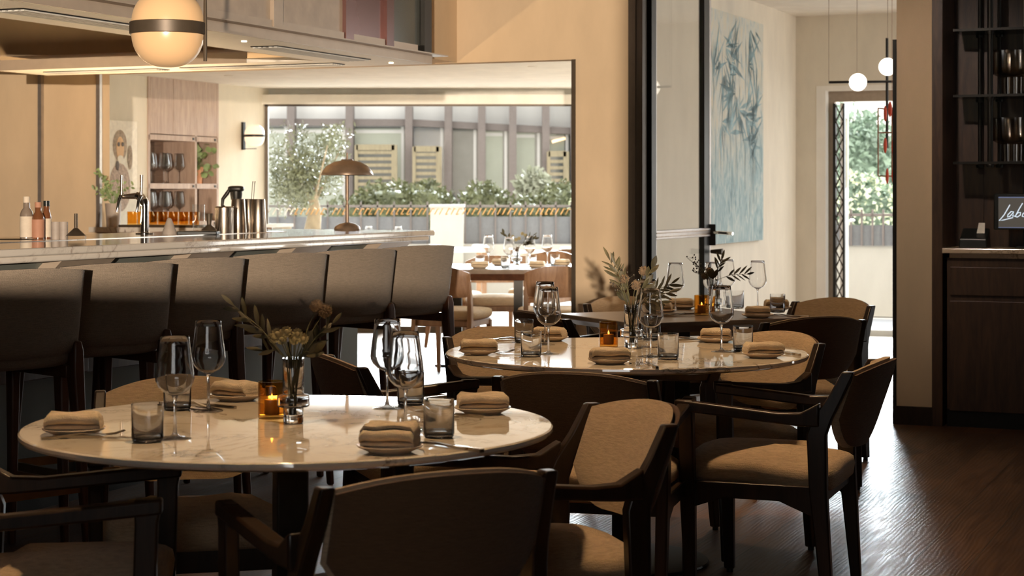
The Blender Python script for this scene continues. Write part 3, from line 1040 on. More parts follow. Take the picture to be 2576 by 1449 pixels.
# outside the street door
rw = MB().bar((2.4, 20.3, 0.37), (9.0, 17.6, 0.37), 0.25, 0.76)
tag(recenter(rw.build('street_wall', 'stone_wall', smooth=0)), 'pale stained wall across the lane seen through the street door', 'wall')
fence('street_fence', 3.0, 6.0, 19.25, 0.75, 0.97, 1.14, 'grey barred fence on the wall seen through the street door', 0.115, -0.387)
hedge('round_tree', (4.15, 23.0, 1.45), (0.9, 0.8, 0.95), 2600, 0.10, 'tree_green', 'round clipped dark green tree seen through the street door', 'tree', seed=11)
hedge('flowering_bush', (3.95, 20.9, 1.12), (0.55, 0.4, 0.42), 900, 0.075, 'tree_green', 'bush with white blossom behind the lane fence', 'bush', seed=12, bloom=800)
sb = MB().box((9.0, 30, 1.5), (8.0, 0.5, 3.0))
bb = recenter(sb.build('white_building', 'white_paint', smooth=0))
tag(bb, 'white building far behind the round clipped tree', 'building')
cn = MB().prism([(0, 0), (6, 0), (6, 0.5), (0, 0.5)], 0, 0.14)
tag(cn.build('street_canopy', 'facade_panel', loc=(3.15, 21.6, 2.50), rz=-0.1, smooth=0), 'grey flat canopy edge above the street door view', 'canopy')
# canopy post keeps it up
tag(MB().box((0, 0, 1.26), (0.12, 0.12, 2.52)).build('canopy_post', 'facade_panel', loc=(6.0, 21.9, -0.02), smooth=0), 'grey post carrying the street canopy right of the round tree', 'post')

# ================================================================ furniture
# ---------------------------------------------------------------- armchair


def curved_slab(w, ztop, zbot, arch, low, bulge, y0, lean, th, zc0, nx=18, nz=8, puff=0.012):
    """barrel back: across x it bows to -y, up z it leans to -y; top edge arched, bottom corners rounded"""
    m = MB()
    F_, B_ = [], []
    for i in range(nx + 1):
        u = -1 + 2 * i / nx
        x = u * w / 2
        zt = ztop - arch * abs(u) ** 2.4
        zb = zbot + low * max(0, (abs(u) - 0.35) / 0.65) ** 2.6
        f, b = [], []
        for j in range(nz + 1):
            v = j / nz
            z = zb + (zt - zb) * v
            yy = y0 - bulge * (1 - u * u) - lean * (z - zc0)
            edge = min(1.0, 4 * v, 4 * (1 - v), (1 - abs(u)) * 6)
            t = th * (0.35 + 0.65 * math.sqrt(max(0, edge)))
            f.append((x, yy + t / 2 + puff * edge, z))
            b.append((x, yy - t / 2, z))
        F_.append(f)
        B_.append(b)
    vs = [p for c in F_ for p in c] + [p for c in B_ for p in c]
    n = (nx + 1) * (nz + 1)
    fs = []
    def ix(i, j, s):
        return s * n + i * (nz + 1) + j
    for i in range(nx):
        for j in range(nz):
            fs.append((ix(i, j, 0), ix(i + 1, j, 0), ix(i + 1, j + 1, 0), ix(i, j + 1, 0)))
            fs.append((ix(i, j, 1), ix(i, j + 1, 1), ix(i + 1, j + 1, 1), ix(i + 1, j, 1)))
    for i in range(nx):
        fs.append((ix(i, 0, 0), ix(i, 0, 1), ix(i + 1, 0, 1), ix(i + 1, 0, 0)))
        fs.append((ix(i, nz, 0), ix(i + 1, nz, 0), ix(i + 1, nz, 1), ix(i, nz, 1)))
    for j in range(nz):
        fs.append((ix(0, j, 0), ix(0, j + 1, 0), ix(0, j + 1, 1), ix(0, j, 1)))
        fs.append((ix(nx, j, 0), ix(nx, j, 1), ix(nx, j + 1, 1), ix(nx, j + 1, 0)))
    return m.add(vs, fs)


def make_armchair():
    t = thing('dining_armchair', '', 'chair', (0, 0, 0))
    wd = 'dark_walnut'
    cu = MB().ell((0, 0.0, 0.425), (0.50, 0.50, 0.095), 0.55, 0.32, 40, 12, lambda p: Vector((p.x * (1 - 0.08 * (0.25 - p.y)), p.y, p.z + (0.022 * (1 - (p.x / 0.25) ** 2) if p.z > 0.425 else 0) - (0.02 * (p.y < -0.1))))) 
    cu.build('seat', 'oat_wool', t, smooth=70)
    curved_slab(0.455, 0.785, 0.50, 0.035, 0.10, 0.075, -0.235, 0.34, 0.03, 0.58).build('backrest', 'oat_wool', t, smooth=60)
    curved_slab(0.45, 0.780, 0.505, 0.035, 0.10, 0.075, -0.258, 0.34, 0.022, 0.58, puff=0.0).build('back_shell', 'brown_back', t, smooth=60)
    for s in (-1, 1):
        MB().beam([(s * 0.262, 0.205, 0.012, 0.030, 0.034), (s * 0.262, 0.215, 0.36, 0.036, 0.05), (s * 0.262, 0.222, 0.60, 0.034, 0.05), (s * 0.262, 0.226, 0.652, 0.034, 0.062)]).build('leg', wd, t, bevel=0.005)
        MB().beam([(s * 0.252, -0.235, 0.012, 0.032, 0.034), (s * 0.256, -0.205, 0.38, 0.038, 0.056), (s * 0.257, -0.20, 0.56, 0.037, 0.062), (s * 0.252, -0.218, 0.61, 0.036, 0.060), (s * 0.245, -0.258, 0.68, 0.033, 0.046), (s * 0.240, -0.296, 0.758, 0.031, 0.038)]).build('leg', wd, t, bevel=0.005)
        MB().loft([[(s * 0.262 - 0.021, y, z), (s * 0.262 + 0.021, y, z), (s * 0.262 + 0.021, y, z + h), (s * 0.262 - 0.021, y, z + h)] for y, z, h in ((0.256, 0.620, 0.034), (0.1, 0.606, 0.034), (-0.08, 0.590, 0.034), (-0.15, 0.585, 0.042), (-0.21, 0.585, 0.075))]).build('armrest', wd, t, bevel=0.006)
        MB().lathe([(0.012, 0), (0.012, 0.016)], 10, (s * 0.262, 0.205, 0)).build('glide', 'black_plastic', t)
        MB().lathe([(0.012, 0), (0.012, 0.016)], 10, (s * 0.252, -0.235, 0)).build('glide', 'black_plastic', t)
        MB().loft([[(s * 0.255 - 0.012, y, z), (s * 0.255 + 0.012, y, z), (s * 0.255 + 0.012, y, 0.395), (s * 0.255 - 0.012, y, 0.395)] for y, z in ((0.20, 0.31), (0.10, 0.345), (-0.08, 0.345), (-0.19, 0.30))]).build('side_rail', wd, t, bevel=0.003)
    for y in (0.215, -0.20):
        MB().box((0, y, 0.365), (0.50, 0.026, 0.06)).build('cross_rail', wd, t, bevel=0.003)
    return t


armchair = Kit(make_armchair)
NEAR, MIDT, DARKT = 'armchairs around the near marble table', 'armchairs around the middle marble table', 'armchairs around the dark square table'
CH = [
    ((-0.275, 3.84), (-0.45, 0.89), 'foremost armchair, its dark back filling the bottom centre below the near marble table', NEAR),
    ((0.02, 4.53), (-0.936, -0.35), 'armchair at right end of near marble table, brown woven inner back showing', NEAR),
    ((-1.04, 4.20), (1.0, 0.10), 'armchair in the bottom left corner, seat half cut by the frame', NEAR),
    ((-0.86, 4.93), (0.24, -0.97), 'armchair behind the near marble table, curved top rail below the bar stools', NEAR),
    ((-0.28, 6.18), (0.95, 0.32), 'armchair left of middle marble table, seen from behind beyond two wine glasses', MIDT),
    ((0.264, 5.79), (0.26, 0.965), 'armchair in front of middle marble table with its dark back towards us', MIDT),
    ((0.858, 6.027), (-0.937, 0.349), 'armchair standing clear at right with its seat and arms in side view', MIDT),
    ((0.763, 6.787), (-0.79, -0.61), 'armchair behind right end of middle marble table, pale woven inner back', MIDT),
    ((0.10, 6.94), (0.48, -0.88), 'armchair behind left end of middle marble table, pale curved inner back', MIDT),
    ((1.215, 8.23), (-0.35, 0.94), 'armchair with brown back turned to us in front of the dark square table', DARKT),
    ((1.40, 9.03), (-0.75, -0.66), 'armchair at far right of dark square table, by the street door opening', DARKT),
    ((0.73, 9.06), (0.48, -0.88), 'armchair behind the dark square table against the plaster wall', DARKT),
    ((0.40, 8.42), (0.9, 0.44), 'armchair at left of dark square table below the wall edge', DARKT),
]
for (x, y), d, lab, g in CH:
    armchair((x, y, 0), face(d), lab, g)

# ---------------------------------------------------------------- bar stool


def make_stool():
    t = thing('bar_stool', '', 'bar stool', (0, 0, 0))
    # upholstered wrap back, one shell from the seat up
    curved_slab(0.49, 1.052, 0.735, 0.012, 0.02, 0.05, -0.19, 0.16, 0.055, 0.85, nx=20, nz=10, puff=0.01).build('backrest', 'stool_fabric', t, smooth=70)
    MB().ell((0, 0.01, 0.735), (0.48, 0.43, 0.10), 0.5, 0.35, 36, 12).build('seat', 'stool_fabric', t, smooth=70)
    for s in (-1, 1):
        MB().beam([(s * 0.248, -0.25, 0.0, 0.026, 0.03), (s * 0.238, -0.215, 0.40, 0.034, 0.04), (s * 0.228, -0.195, 0.68, 0.045, 0.06), (s * 0.228, -0.20, 0.75, 0.04, 0.05), (s * 0.226, -0.205, 0.785, 0.03, 0.03)]).build('leg', 'red_walnut', t, bevel=0.007)
        MB().beam([(s * 0.215, 0.215, 0.0, 0.026, 0.03), (s * 0.205, 0.19, 0.40, 0.032, 0.04), (s * 0.195, 0.17, 0.70, 0.04, 0.05)]).build('leg', 'red_walnut', t, bevel=0.007)
        MB().box((s * 0.208, -0.01, 0.675), (0.03, 0.36, 0.045)).build('side_rail', 'red_walnut', t, bevel=0.004)
    MB().box((0, 0.198, 0.26), (0.42, 0.012, 0.034)).box((0, -0.228, 0.26), (0.45, 0.012, 0.034)).box((0.222, -0.015, 0.26), (0.012, 0.42, 0.034)).box((-0.222, -0.015, 0.26), (0.012, 0.42, 0.034)).build('footrest', 'antique_brass', t, smooth=0)
    return t


stool = Kit(make_stool)
SG = 'bar stools along the marble bar'
for px, Y, ang, lab in ((215, 6.55, 44, 'nearest bar stool, cut by the left edge of the photo'), (438, 7.12, 45, 'second bar stool counted from the left, below the beer tap'),
                   (618, 7.66, 43, 'third bar stool from the left, below the metal shakers'), (825, 8.25, 48, 'fourth bar stool from the left, below the brown lamp'),
                   (998, 8.83, 44, 'fifth bar stool from the left, second from the end of the bar'), (1145, 9.43, 43, 'last bar stool beyond the end of the bar, lit by the back window')):
    WS = Vector((math.sin(math.radians(ang)), math.cos(math.radians(ang)), 0))
    FS = Vector((-WS.y, WS.x, 0))
    p = Vector(((px - HX) * Y / F, Y, 0)) - WS * 0.245 + FS * 0.235
    stool((p.x, p.y, 0), face(FS), lab, SG)

# ---------------------------------------------------------------- round marble tables


def make_round_table():
    t = thing('round_table', '', 'table', (0, 0, 0))
    R = 0.645
    MB().lathe([(0.0, 0.718), (R - 0.10, 0.718), (R - 0.025, 0.727), (R - 0.004, 0.734), (R, 0.740), (R - 0.001, 0.747), (R - 0.005, 0.75), (0.0, 0.75)], 128).build('tabletop', 'white_marble', t, smooth=30)
    MB().box((0, 0, 0.37), (0.075, 0.075, 0.69), rotz(0.3)).build('column', 'black_steel', t, bevel=0.004)
    MB().lathe([(0.0, 0), (0.29, 0), (0.295, 0.006), (0.292, 0.012), (0.27, 0.016), (0.0, 0.02)], 64).build('base_plate', 'black_steel', t)
    MB().box((0, 0, 0.71), (0.5, 0.06, 0.016)).box((0, 0, 0.71), (0.06, 0.5, 0.016)).build('top_bracket', 'black_steel', t, smooth=0)
    return t


rtab = Kit(make_round_table)
rtab((-0.544, 4.47, 0), 0.0, 'near round marble table with bright polished top, largest in the room', 'round marble dining tables')
rtab((0.408, 6.52, 0), 1.9, 'middle round marble table with dark veined edge behind the first one', 'round marble dining tables')


def cut_corner(hx, hy, c):
    return [(hx - c, -hy), (hx, -hy + c), (hx, hy - c), (hx - c, hy), (-hx + c, hy), (-hx, hy - c), (-hx, -hy + c), (-hx + c, -hy)]


def shrink(poly, k):
    return [(x * k, y * k) for x, y in poly]


t3 = thing('square_table', 'dark square table with clipped corners near the street door', 'table', (0.77, 8.44, 0), math.atan2(0.44, 0.9))
P3 = cut_corner(0.435, 0.375, 0.03)
MB().loft([[(x * 0.86, y * 0.86, 0.70) for x, y in P3], [(x, y, 0.73) for x, y in P3], [(x, y, 0.75) for x, y in P3]]).build('tabletop', 'dark_table', t3, smooth=0, bevel=0.004)
MB().box((0, 0, 0.36), (0.08, 0.08, 0.69)).build('column', 'black_steel', t3, bevel=0.004)
MB().box((0, 0, 0.012), (0.5, 0.45, 0.016)).build('base_plate', 'black_steel', t3, bevel=0.004)

# back-room table
bt = thing('long_table', 'brown edged table in the back room, laid by the window', 'table', (0.0, 14.0, 0), -0.06)
PB = cut_corner(0.78, 0.5, 0.16)
MB().loft([[(x * 0.84, y * 0.88, 0.665) for x, y in PB], [(x, y, 0.715) for x, y in PB]]).build('apron', 'red_walnut', bt, smooth=0)
MB().loft([[(x, y, 0.715) for x, y in PB], [(x * 1.01, y * 1.01, 0.735) for x, y in PB], [(x, y, 0.75) for x, y in PB]]).build('tabletop', 'dark_table', bt, smooth=0, bevel=0.003)
for sx_ in (-0.42, 0.05):
    MB().box((sx_, 0, 0.34), (0.07, 0.07, 0.65)).build('column', 'black_steel', bt, smooth=0)
    MB().box((sx_, 0, 0.012), (0.3, 0.5, 0.016)).build('base_plate', 'black_steel', bt, smooth=0)


def make_side_chair():
    t = thing('side_chair', '', 'chair', (0, 0, 0))
    curved_slab(0.46, 0.80, 0.575, 0.05, 0.01, 0.05, -0.23, 0.18, 0.02, 0.58, puff=0.0).build('backrest', 'teak', t, smooth=60)
    MB().ell((0, 0.0, 0.45), (0.48, 0.48, 0.09), 0.5, 0.35, 32, 10).build('seat', 'oat_wool', t, smooth=70)
    MB().box((0, 0, 0.39), (0.42, 0.42, 0.05)).build('seat_frame', 'teak', t, bevel=0.01)
    for s in (-1, 1):
        MB().beam([(s * 0.20, 0.20, 0, 0.026, 0.026), (s * 0.20, 0.19, 0.40, 0.04, 0.04)]).build('leg', 'teak', t, bevel=0.006)
        MB().beam([(s * 0.215, -0.27, 0, 0.026, 0.03), (s * 0.215, -0.215, 0.42, 0.034, 0.05), (s * 0.215, -0.225, 0.58, 0.03, 0.045), (s * 0.215, -0.245, 0.70, 0.026, 0.03)]).build('leg', 'teak', t, bevel=0.006)
    return t


side = Kit(make_side_chair)
KG = 'wooden chairs in the back room'
for (x, y), d, lab in (((0.29, 13.2), (-0.1, 0.98), 'wooden chair with dark back to us at the wall edge of the back room'),
                       ((-0.13, 14.78), (0.1, -1), 'wooden chair behind the back-room table, white light through its open back'),
                       ((-0.42, 13.15), (0.35, 0.94), 'wooden chair just right of the last bar stool, only its seat showing'),
                       ((-0.52, 15.3), (0.9, -0.2), 'wooden chair half hidden behind the last bar stool top'),
                       ((0.25, 15.9), (-0.4, -0.9), 'tan wooden chair far behind the flower vase of the back-room table')):
    side((x, y, 0), face(d), lab, KG)

# terrace tables outside the window
def make_terrace_table():
    t = thing('terrace_table', '', 'table', (0, 0, -0.02))
    MB().box((0, 0, 0.735), (1.5, 0.8, 0.03)).build('tabletop', 'white_paint', t, smooth=0, bevel=0.004)
    for a in (-0.68, 0.68):
        for b in (-0.34, 0.34):
            MB().box((a, b, 0.36), (0.05, 0.05, 0.72)).build('leg', 'teak', t, smooth=0)
    return t


tert = Kit(make_terrace_table)
tert((-1.0, 19.2, -0.02), 0.1, 'white topped terrace table seen under the end of the bar', 'terrace tables outside the window')
tert((0.75, 18.3, -0.02), 0.1, 'sunlit white terrace table at the wall edge of the window', 'terrace tables outside the window')
sc_ = [((-1.35, 18.2), (0.1, 1.0), 'wooden chair on the terrace at the near side of its table'), ((0.6, 17.75), (0.1, 1), 'wooden chair on the terrace close to the window pane'), ((0.95, 19.2), (0, -1), 'wooden chair on the far side of the sunlit terrace table')]
for (x, y), d, lab in sc_:
    o = side((x, y, -0.02), face(d), lab, 'wooden chairs on the terrace')

# ---------------------------------------------------------------- the bar
bc = thing('bar_counter', 'long bar with sage panels and slanted supports under a marble top', 'bar', (BO.x, BO.y, 0), ROOM)
# local frame of the bar: x = across (V), y = along (U)
prof = [(-0.42, 0.0), (-0.42, 0.80), (-0.14, 1.05), (-1.1, 1.05), (-1.1, 0.0)]
MB().loft([[(x, y, z) for x, z in prof] for y in (-7.2, -0.08)]).build('body', 'sage_panel', bc, smooth=0)
for y in (-0.12, -1.05, -1.98, -2.91, -3.84, -4.77, -5.7):
    MB().loft([[(-0.40, yy, 0.74), (-0.06, yy, 1.05), (-0.40, yy, 1.05)] for yy in (y - 0.36, y)]).build('corbel', 'hood_metal', bc, smooth=0)
for z, h in ((0.735, 0.10), (0.60, 0.12)):  # wood rails and stiles imitate a reflection lying over the bar front
    MB().box((-0.412, -3.95, z), (0.022, 6.5, h)).build('reflected_rail', 'red_walnut', bc, smooth=0, bevel=0.004)
for k in range(7):
    MB().box((-0.405, -0.82 - k * 0.93, 0.67), (0.026, 0.09, 0.25)).build('reflected_stile', 'red_walnut', bc, smooth=0, bevel=0.004)
    MB().box((-0.415, -0.82 - k * 0.93, 0.31), (0.02, 0.06, 0.46)).build('panel_batten', 'sage_panel', bc, smooth=0)
MB().box((-0.414, -3.7, 0.045), (0.02, 7.0, 0.09)).build('plinth', 'black_steel', bc, smooth=0)
bt_ = MB().box((-0.62, -3.6, 1.092), (1.24, 7.3, 0.03)).box((-0.62, -3.6, 1.064), (1.2, 7.24, 0.026)).build('worktop', 'bar_marble', smooth=0, bevel=0.008, seg=3, loc=(BO.x, BO.y, 0), rz=ROOM)
tag(bt_, 'long polished marble worktop of the bar, double edged, carrying shakers and lamp', 'worktop')
MB().box((-0.88, -3.3, 1.1082), (0.6, 5.4, 0.0025)).build('drip_tray', 'steel', bt_, smooth=0)

BZ = 1.107


def onbar(px, py):
    return on(px, py, BZ)


# hood hanging over the bar
hd = thing('bar_gantry', 'metal bar gantry with vents and mirrored panels hanging over the bar', 'gantry', (BO.x, BO.y, 0), ROOM)
HZ = 2.035
MB().box((-0.24, -3.6, HZ + 0.012), (0.48, 7.2, 0.024)).box((-1.3, -0.24, HZ + 0.012), (2.6, 0.48, 0.0238)).build('soffit', 'hood_underside', hd, smooth=0)
MB().box((0.0, -3.6, HZ + 0.022), (0.012, 7.2, 0.046)).build('fascia', 'hood_metal', hd, smooth=0)
MB().box((0.03, -3.58, HZ + 0.047), (0.085, 7.3, 0.006)).build('flange', 'hood_metal', hd, smooth=0)
MB().box((-1.3, 0.0, HZ + 0.022), (2.6, 0.012, 0.046)).box((-1.75, -0.48, HZ + 0.03), (1.7, 0.012, 0.06)).box((-0.48, -3.9, HZ + 0.03), (0.012, 6.6, 0.06)).build('inner_fascia', 'hood_metal', hd, smooth=0)
def vent(cx, cy, lx, ly, along_y):
    v = MB().box((cx, cy, HZ - 0.002), (lx, ly, 0.004)).build('vent', 'black_steel', hd, smooth=0)
    m = MB()
    n = 5
    for k in range(n):
        o = (k - (n - 1) / 2) / n
        if along_y:
            m.box((cx + o * lx, cy, HZ - 0.006), (lx / n * 0.55, ly * 0.98, 0.006))
        else:
            m.box((cx, cy + o * ly, HZ - 0.006), (lx * 0.98, ly / n * 0.55, 0.006))
    m.build('vent_blades', 'vent_white', v, smooth=0)
vent(-0.22, -0.95, 0.15, 1.0, True)
vent(-0.22, -2.75, 0.15, 1.3, True)
vent(-0.22, -5.1, 0.15, 1.6, True)
vent(-0.95, -0.24, 1.0, 0.13, False)
vent(-2.0, -0.24, 0.8, 0.13, False)
for y in (-1.75, -3.75, -0.2):
    MB().lathe([(0.013, -0.006), (0.013, 0.0)], 14, (-0.15, y, HZ)).build('spot_lens', 'spot_lens', hd)
# panels rising from the lip
pcols = ['green_mirror', 'red_mirror', 'pale_stone_panel', 'pale_stone_panel', 'red_mirror', 'pale_stone_panel', 'mirror_bronze', 'pale_stone_panel']
y = -0.10
MB().box((-0.02, -0.05, 2.52), (0.05, 0.09, 0.92)).build('end_post', 'black_steel', hd, smooth=0)
for k, c in enumerate(pcols):
    w = (0.40, 0.46, 0.72, 0.76, 0.8, 0.85, 0.9, 0.9)[k]
    p = MB().box((-0.03, y - w / 2, 2.56), (0.012, w, 0.86)).build('panel', c, hd, smooth=0)
    MB().box((-0.02, y - w / 2, 2.105), (0.02, w - 0.1, 0.05)).build('bottom_clip', 'hood_metal', p, smooth=0)
    MB().box((-0.018, y - w, 2.52), (0.03, 0.085, 0.92)).build('stile', 'red_mirror' if k < 2 else 'hood_metal', p, smooth=0)
    y -= w
MB().box((-0.03, -3.5, 2.08), (0.03, 6.9, 0.03)).build('panel_rail', 'hood_metal', hd, smooth=0)

# ---------------------------------------------------------------- lamps
lp = onbar(874, 577)
tl = thing('table_lamp', 'brown metal mushroom lamp standing at the end of the bar', 'lamp', (bar(-0.10, -0.475, 0).x, bar(-0.10, -0.475, 0).y, BZ))
MB().lathe([(0, 0), (0.072, 0.0), (0.075, 0.008), (0.068, 0.022), (0.045, 0.036), (0.018, 0.043), (0, 0.043)], 40).build('base', 'brass_lamp', tl)
MB().lathe([(0.0105, 0.04), (0.0105, 0.145), (0.0075, 0.147), (0.0075, 0.165), (0.011, 0.167), (0.011, 0.36), (0.006, 0.40), (0.0055, 0.435), (0, 0.437)], 18).build('stem', 'brass_lamp', tl)
MB().lathe([(0.146, 0.309), (0.147, 0.312), (0.138, 0.335), (0.115, 0.362), (0.075, 0.384), (0.035, 0.392), (0.033, 0.398), (0.0, 0.399), (0.0, 0.394), (0.075, 0.378), (0.112, 0.356), (0.134, 0.332), (0.143, 0.309)], 56).build('shade', 'brass_lamp', tl)

# globe lamp reflected in the front glass, built here as a hanging lamp
gp = at(422, 72, 5.6)
gt = thing('reflected_globe_lamp', 'reflected oval opal glass lamp with dark metal band, built solid before the gantry', 'lamp', gp)
r = 0.111
MB().ell((0, 0, 0), (2 * r, 2 * r, 0.238), 0.82, 1.0, 48, 24).build('glass_globe', 'opal_lamp', gt, smooth=80)
MB().lathe([(r + 0.002, -0.019), (r + 0.005, -0.017), (r + 0.005, 0.017), (r + 0.002, 0.019), (r - 0.004, 0.019), (r - 0.004, -0.019)], 56).build('band', 'bronze_frame', gt)
MB().tube([(r + 0.004, 0.0, -0.10), (r + 0.004, 0, 0.0), (r + 0.004, 0.0, 0.14), (0, 0, 0.16), (0, 0, 3.0 - gp.z)], 0.006, 8).build('stem', 'bronze_frame', gt)

# wall sconce in the back room
sp = kwal(-0.42, 0.0, 1.317 + (485 - 342) * 16.8 / F)
st = thing('wall_sconce', 'opal glass wall lamp with black band on the cream wall by the window', 'wall lamp', sp, ROOM)
MB().box((0.012, 0, 0), (0.024, 0.04, 0.255)).build('backplate', 'black_steel', st, smooth=0, bevel=0.003)
MB().ell((0.13, 0, 0.0), (0.185, 0.185, 0.205), 0.8, 1.0, 32, 18).build('glass_globe', 'opal_sconce', st, smooth=80)
MB().lathe([(0.094, -0.011), (0.096, 0.011), (0.088, 0.011), (0.088, -0.011)], 40, (0.13, 0, 0)).box((0.03, 0, 0), (0.03, 0.02, 0.022)).build('band', 'black_steel', st)
MB().bar((0.02, 0, -0.118), (0.15, 0, -0.118), 0.01, 0.006).build('switch_arm', 'black_steel', st, smooth=0)

# globe chandelier of the entry room
cx = at(2233, 207, 12.6)
cc = thing('rod_chandelier', 'black cross rod pendant with two glowing white globes', 'pendant lamp', cx)
k_ = 12.6 / F
MB().tube([((2085 - 2233) * k_, 0, 0), ((2400 - 2233) * k_, 0, 0.01)], 0.009, 8).build('horizontal_rod', 'black_steel', cc)
MB().tube([(0, 0.02, (207 - 95) * k_), (0, 0.02, -(372 - 207) * k_)], 0.010, 8).build('vertical_rod', 'black_steel', cc)
for dx, dz in (((2158 - 2233) * k_, 0.0), (0.0, (207 - 168) * k_)):
    MB().ell((dx, 0.0, dz), (0.122, 0.122, 0.122), 1, 1, 28, 16).build('globe', 'globe_light', cc, smooth=80)
for px, py in ((2085, 10), (2156, 17), (2233, 7)):
    w = MB().tube([((px - 2233) * k_, 0, 0.0 if px < 2200 else 0.3), ((px - 2233) * k_, 0, 2.93 - cx.z - 0.02)], 0.0018, 6).build('wire', 'brass_lamp', cc)
    MB().lathe([(0.016, -0.035), (0.016, 0.0)], 14, ((px - 2233) * k_, 0, 2.93 - cx.z)).build('ceiling_cup', 'black_steel', w)

# red disc mobile
mp_ = at(2228, 360, 12.2)
mk = 12.2 / F
mo = thing('disc_mobile', 'hanging copper frame mobile with red oval discs in the doorway', 'mobile', mp_)
def mx_(px, py):
    return ((px - 2228) * mk, 0, (360 - py) * mk)
fr = MB()
for a, b in (((2209, 272), (2209, 443)), ((2209, 272), (2240, 276)), ((2209, 334), (2275, 333)), ((2209, 443), (2262, 443)), ((2244, 270), (2244, 443)), ((2275, 270), (2275, 400))):
    fr.tube([mx_(*a), mx_(*b)], 0.005, 8)
fr.build('copper_frame', 'copper_rod', mo)
for px, py, w in ((2226, 286, 9), (2238, 275, 10), (2248, 289, 9), (2226, 366, 9), (2247, 370, 10), (2231, 443, 8), (2247, 443, 10)):
    c = mx_(px, py)
    MB().ell((c[0], -0.012, c[2]), (w * mk, 0.012, 40 * mk), 1, 1, 20, 12).build('disc', 'red_enamel', mo, smooth=80)
    MB().bar((c[0], -0.006, c[2]), (c[0] - 0.03, 0, c[2]), 0.002, 0.002).build('pin', 'copper_rod', mo, smooth=0)
MB().tube([mx_(2244, 270), (mx_(2244, 270)[0], 0, 2.93 - mp_.z)], 0.0015, 6).build('wire', 'copper_rod', mo)

# entry ceiling: slot vent
vn = MB().box((0, 0, 0), (1.0, 0.32, 0.012)).build('ceiling_vent', 'fence_grey', loc=(ewal(-2.2, 0.2, 2.92).x, ewal(-2.2, 0.2, 2.92).y, 2.921), rz=-0.39, smooth=0)
tag(vn, 'grey slot vent in the white ceiling above the globe pendant', 'vent')
for (px, py, Y, lab) in ((1340, 167, 12.6, 'small recessed spot in the back-room ceiling near the wall edge'), (575, 190, 15.0, 'small recessed spot in the back-room ceiling over the cabinet')):
    p = at(px, py, Y)
    Yc = F * (2.30 - CZ) / (HY - py)
    o = thing('recessed_spot', lab, 'ceiling light', ((px - HX) * Yc / F, Yc, 2.2995))
    MB().lathe([(0.022, -0.004), (0.038, -0.004), (0.038, 0.0), (0.022, 0.0)], 20).build('rim', 'white_paint', o)
    MB().lathe([(0.022, -0.003), (0.022, 0.0)], 16).build('lens', 'spot_lens', o)

# ---------------------------------------------------------------- pictures
pa = at(1783, 612, 14.15)
# on the entry room's left wall: from column 1700 (behind the door) to 1910
P0, P1 = Vector((1.275, 13.55, 0)), Vector((2.131, 15.59, 0))
def dcw(px):
    """point of the divider's entry face seen at a column"""
    r_ = (px - HX) / F
    # DC + U*s, X = r*Y
    s = (r_ * DC.y - DC.x) / (U.x - r_ * U.y)
    return DC + U * s, s
a, sa = dcw(1776)
b, sb_ = dcw(1910)
zt, zb = CZ - (62 - HY) * b.y / F, CZ - (603.5 - HY) * b.y / F
PL = sb_ - sa
pm = MB().prism([(0.004, 0), (0.035, 0), (0.035, PL), (0.004, PL)], 0, zt - zb)
pw_ = pm.build('painting', 'blue_palm_painting', loc=(a.x, a.y, zb), rz=ROOM, smooth=0)
tag(pw_, 'tall unframed blue and cream painting of plants behind the glass door', 'painting')
# brush-stroke palm leaves, part of the canvas
bl = MB()
rn = random.Random(21)
PH = zt - zb
for k in range(24):
    c0 = Vector((0.0362, rn.uniform(0.05, PL - 0.05), PH * rn.uniform(0.42, 0.97)))
    a0 = rn.uniform(0, 6.28)
    for j in range(9):
        an = a0 + rn.uniform(-1.1, 1.1)
        L = rn.uniform(0.14, 0.5)
        w = L * rn.uniform(0.025, 0.06)
        d = Vector((0, math.sin(an), math.cos(an)))
        n = Vector((0, math.cos(an), -math.sin(an)))
        q = [c0 + d * 0.03, c0 + d * L * 0.4 + n * w, c0 + d * L + n * w * rn.uniform(-1, 1), c0 + d * L * 0.4 - n * w]
        if all(0 < p.y < PL and 0 < p.z < PH for p in q):
            bl.add([tuple(p) for p in q], [(0, 1, 2, 3)])
for k in range(70):
    c0 = Vector((0.0361, rn.uniform(0.02, PL - 0.02), rn.uniform(0.05, PH * 0.8)))
    L = rn.uniform(0.1, 0.5)
    w = rn.uniform(0.003, 0.012)
    q = [c0, c0 + Vector((0, w, L * 0.5)), c0 + Vector((0, rn.uniform(-.03, .03), L)), c0 + Vector((0, -w, L * 0.5))]
    if all(0 < p.y < PL and 0 < p.z < PH for p in q):
        bl.add([tuple(p) for p in q], [(0, 1, 2, 3)])
blu = plain('teal_paint', (0.23, 0.34, 0.365), 0.8, 0, 0.55, 6)
bl.build('teal_leaf_pattern', 'teal_paint', pw_, smooth=0)
# figure canvas in the back room
ca = thing('figure_canvas', 'pale canvas of a painted grey-haired figure in a checked shirt', 'picture', kwal(-2.45, 0.005, 1.05), ROOM)
MB().box((0.012, 0.0, 0.43), (0.024, 0.62, 0.86)).build('canvas', 'canvas', ca, smooth=0)
def blob(name, mat, y, z, w, h, e=1.0, lift=0.0):
    MB().ell((0.0255 + lift, y, z), (0.004, w, h), 1, e, 24, 10).build(name, mat, ca, smooth=80)
blob('hair', 'hair_paint', 0.06, 0.655, 0.20, 0.26, 0.8)
blob('face', 'skin_paint', 0.06, 0.63, 0.11, 0.20, 1.0, 0.003)
blob('beard', 'canvas', 0.06, 0.545, 0.09, 0.06, 1.0, 0.005)
blob('shirt', 'shirt_paint', 0.06, 0.31, 0.30, 0.40, 0.7)
blob('collar', 'ink_paint', 0.02, 0.49, 0.05, 0.08, 1.0, 0.003)
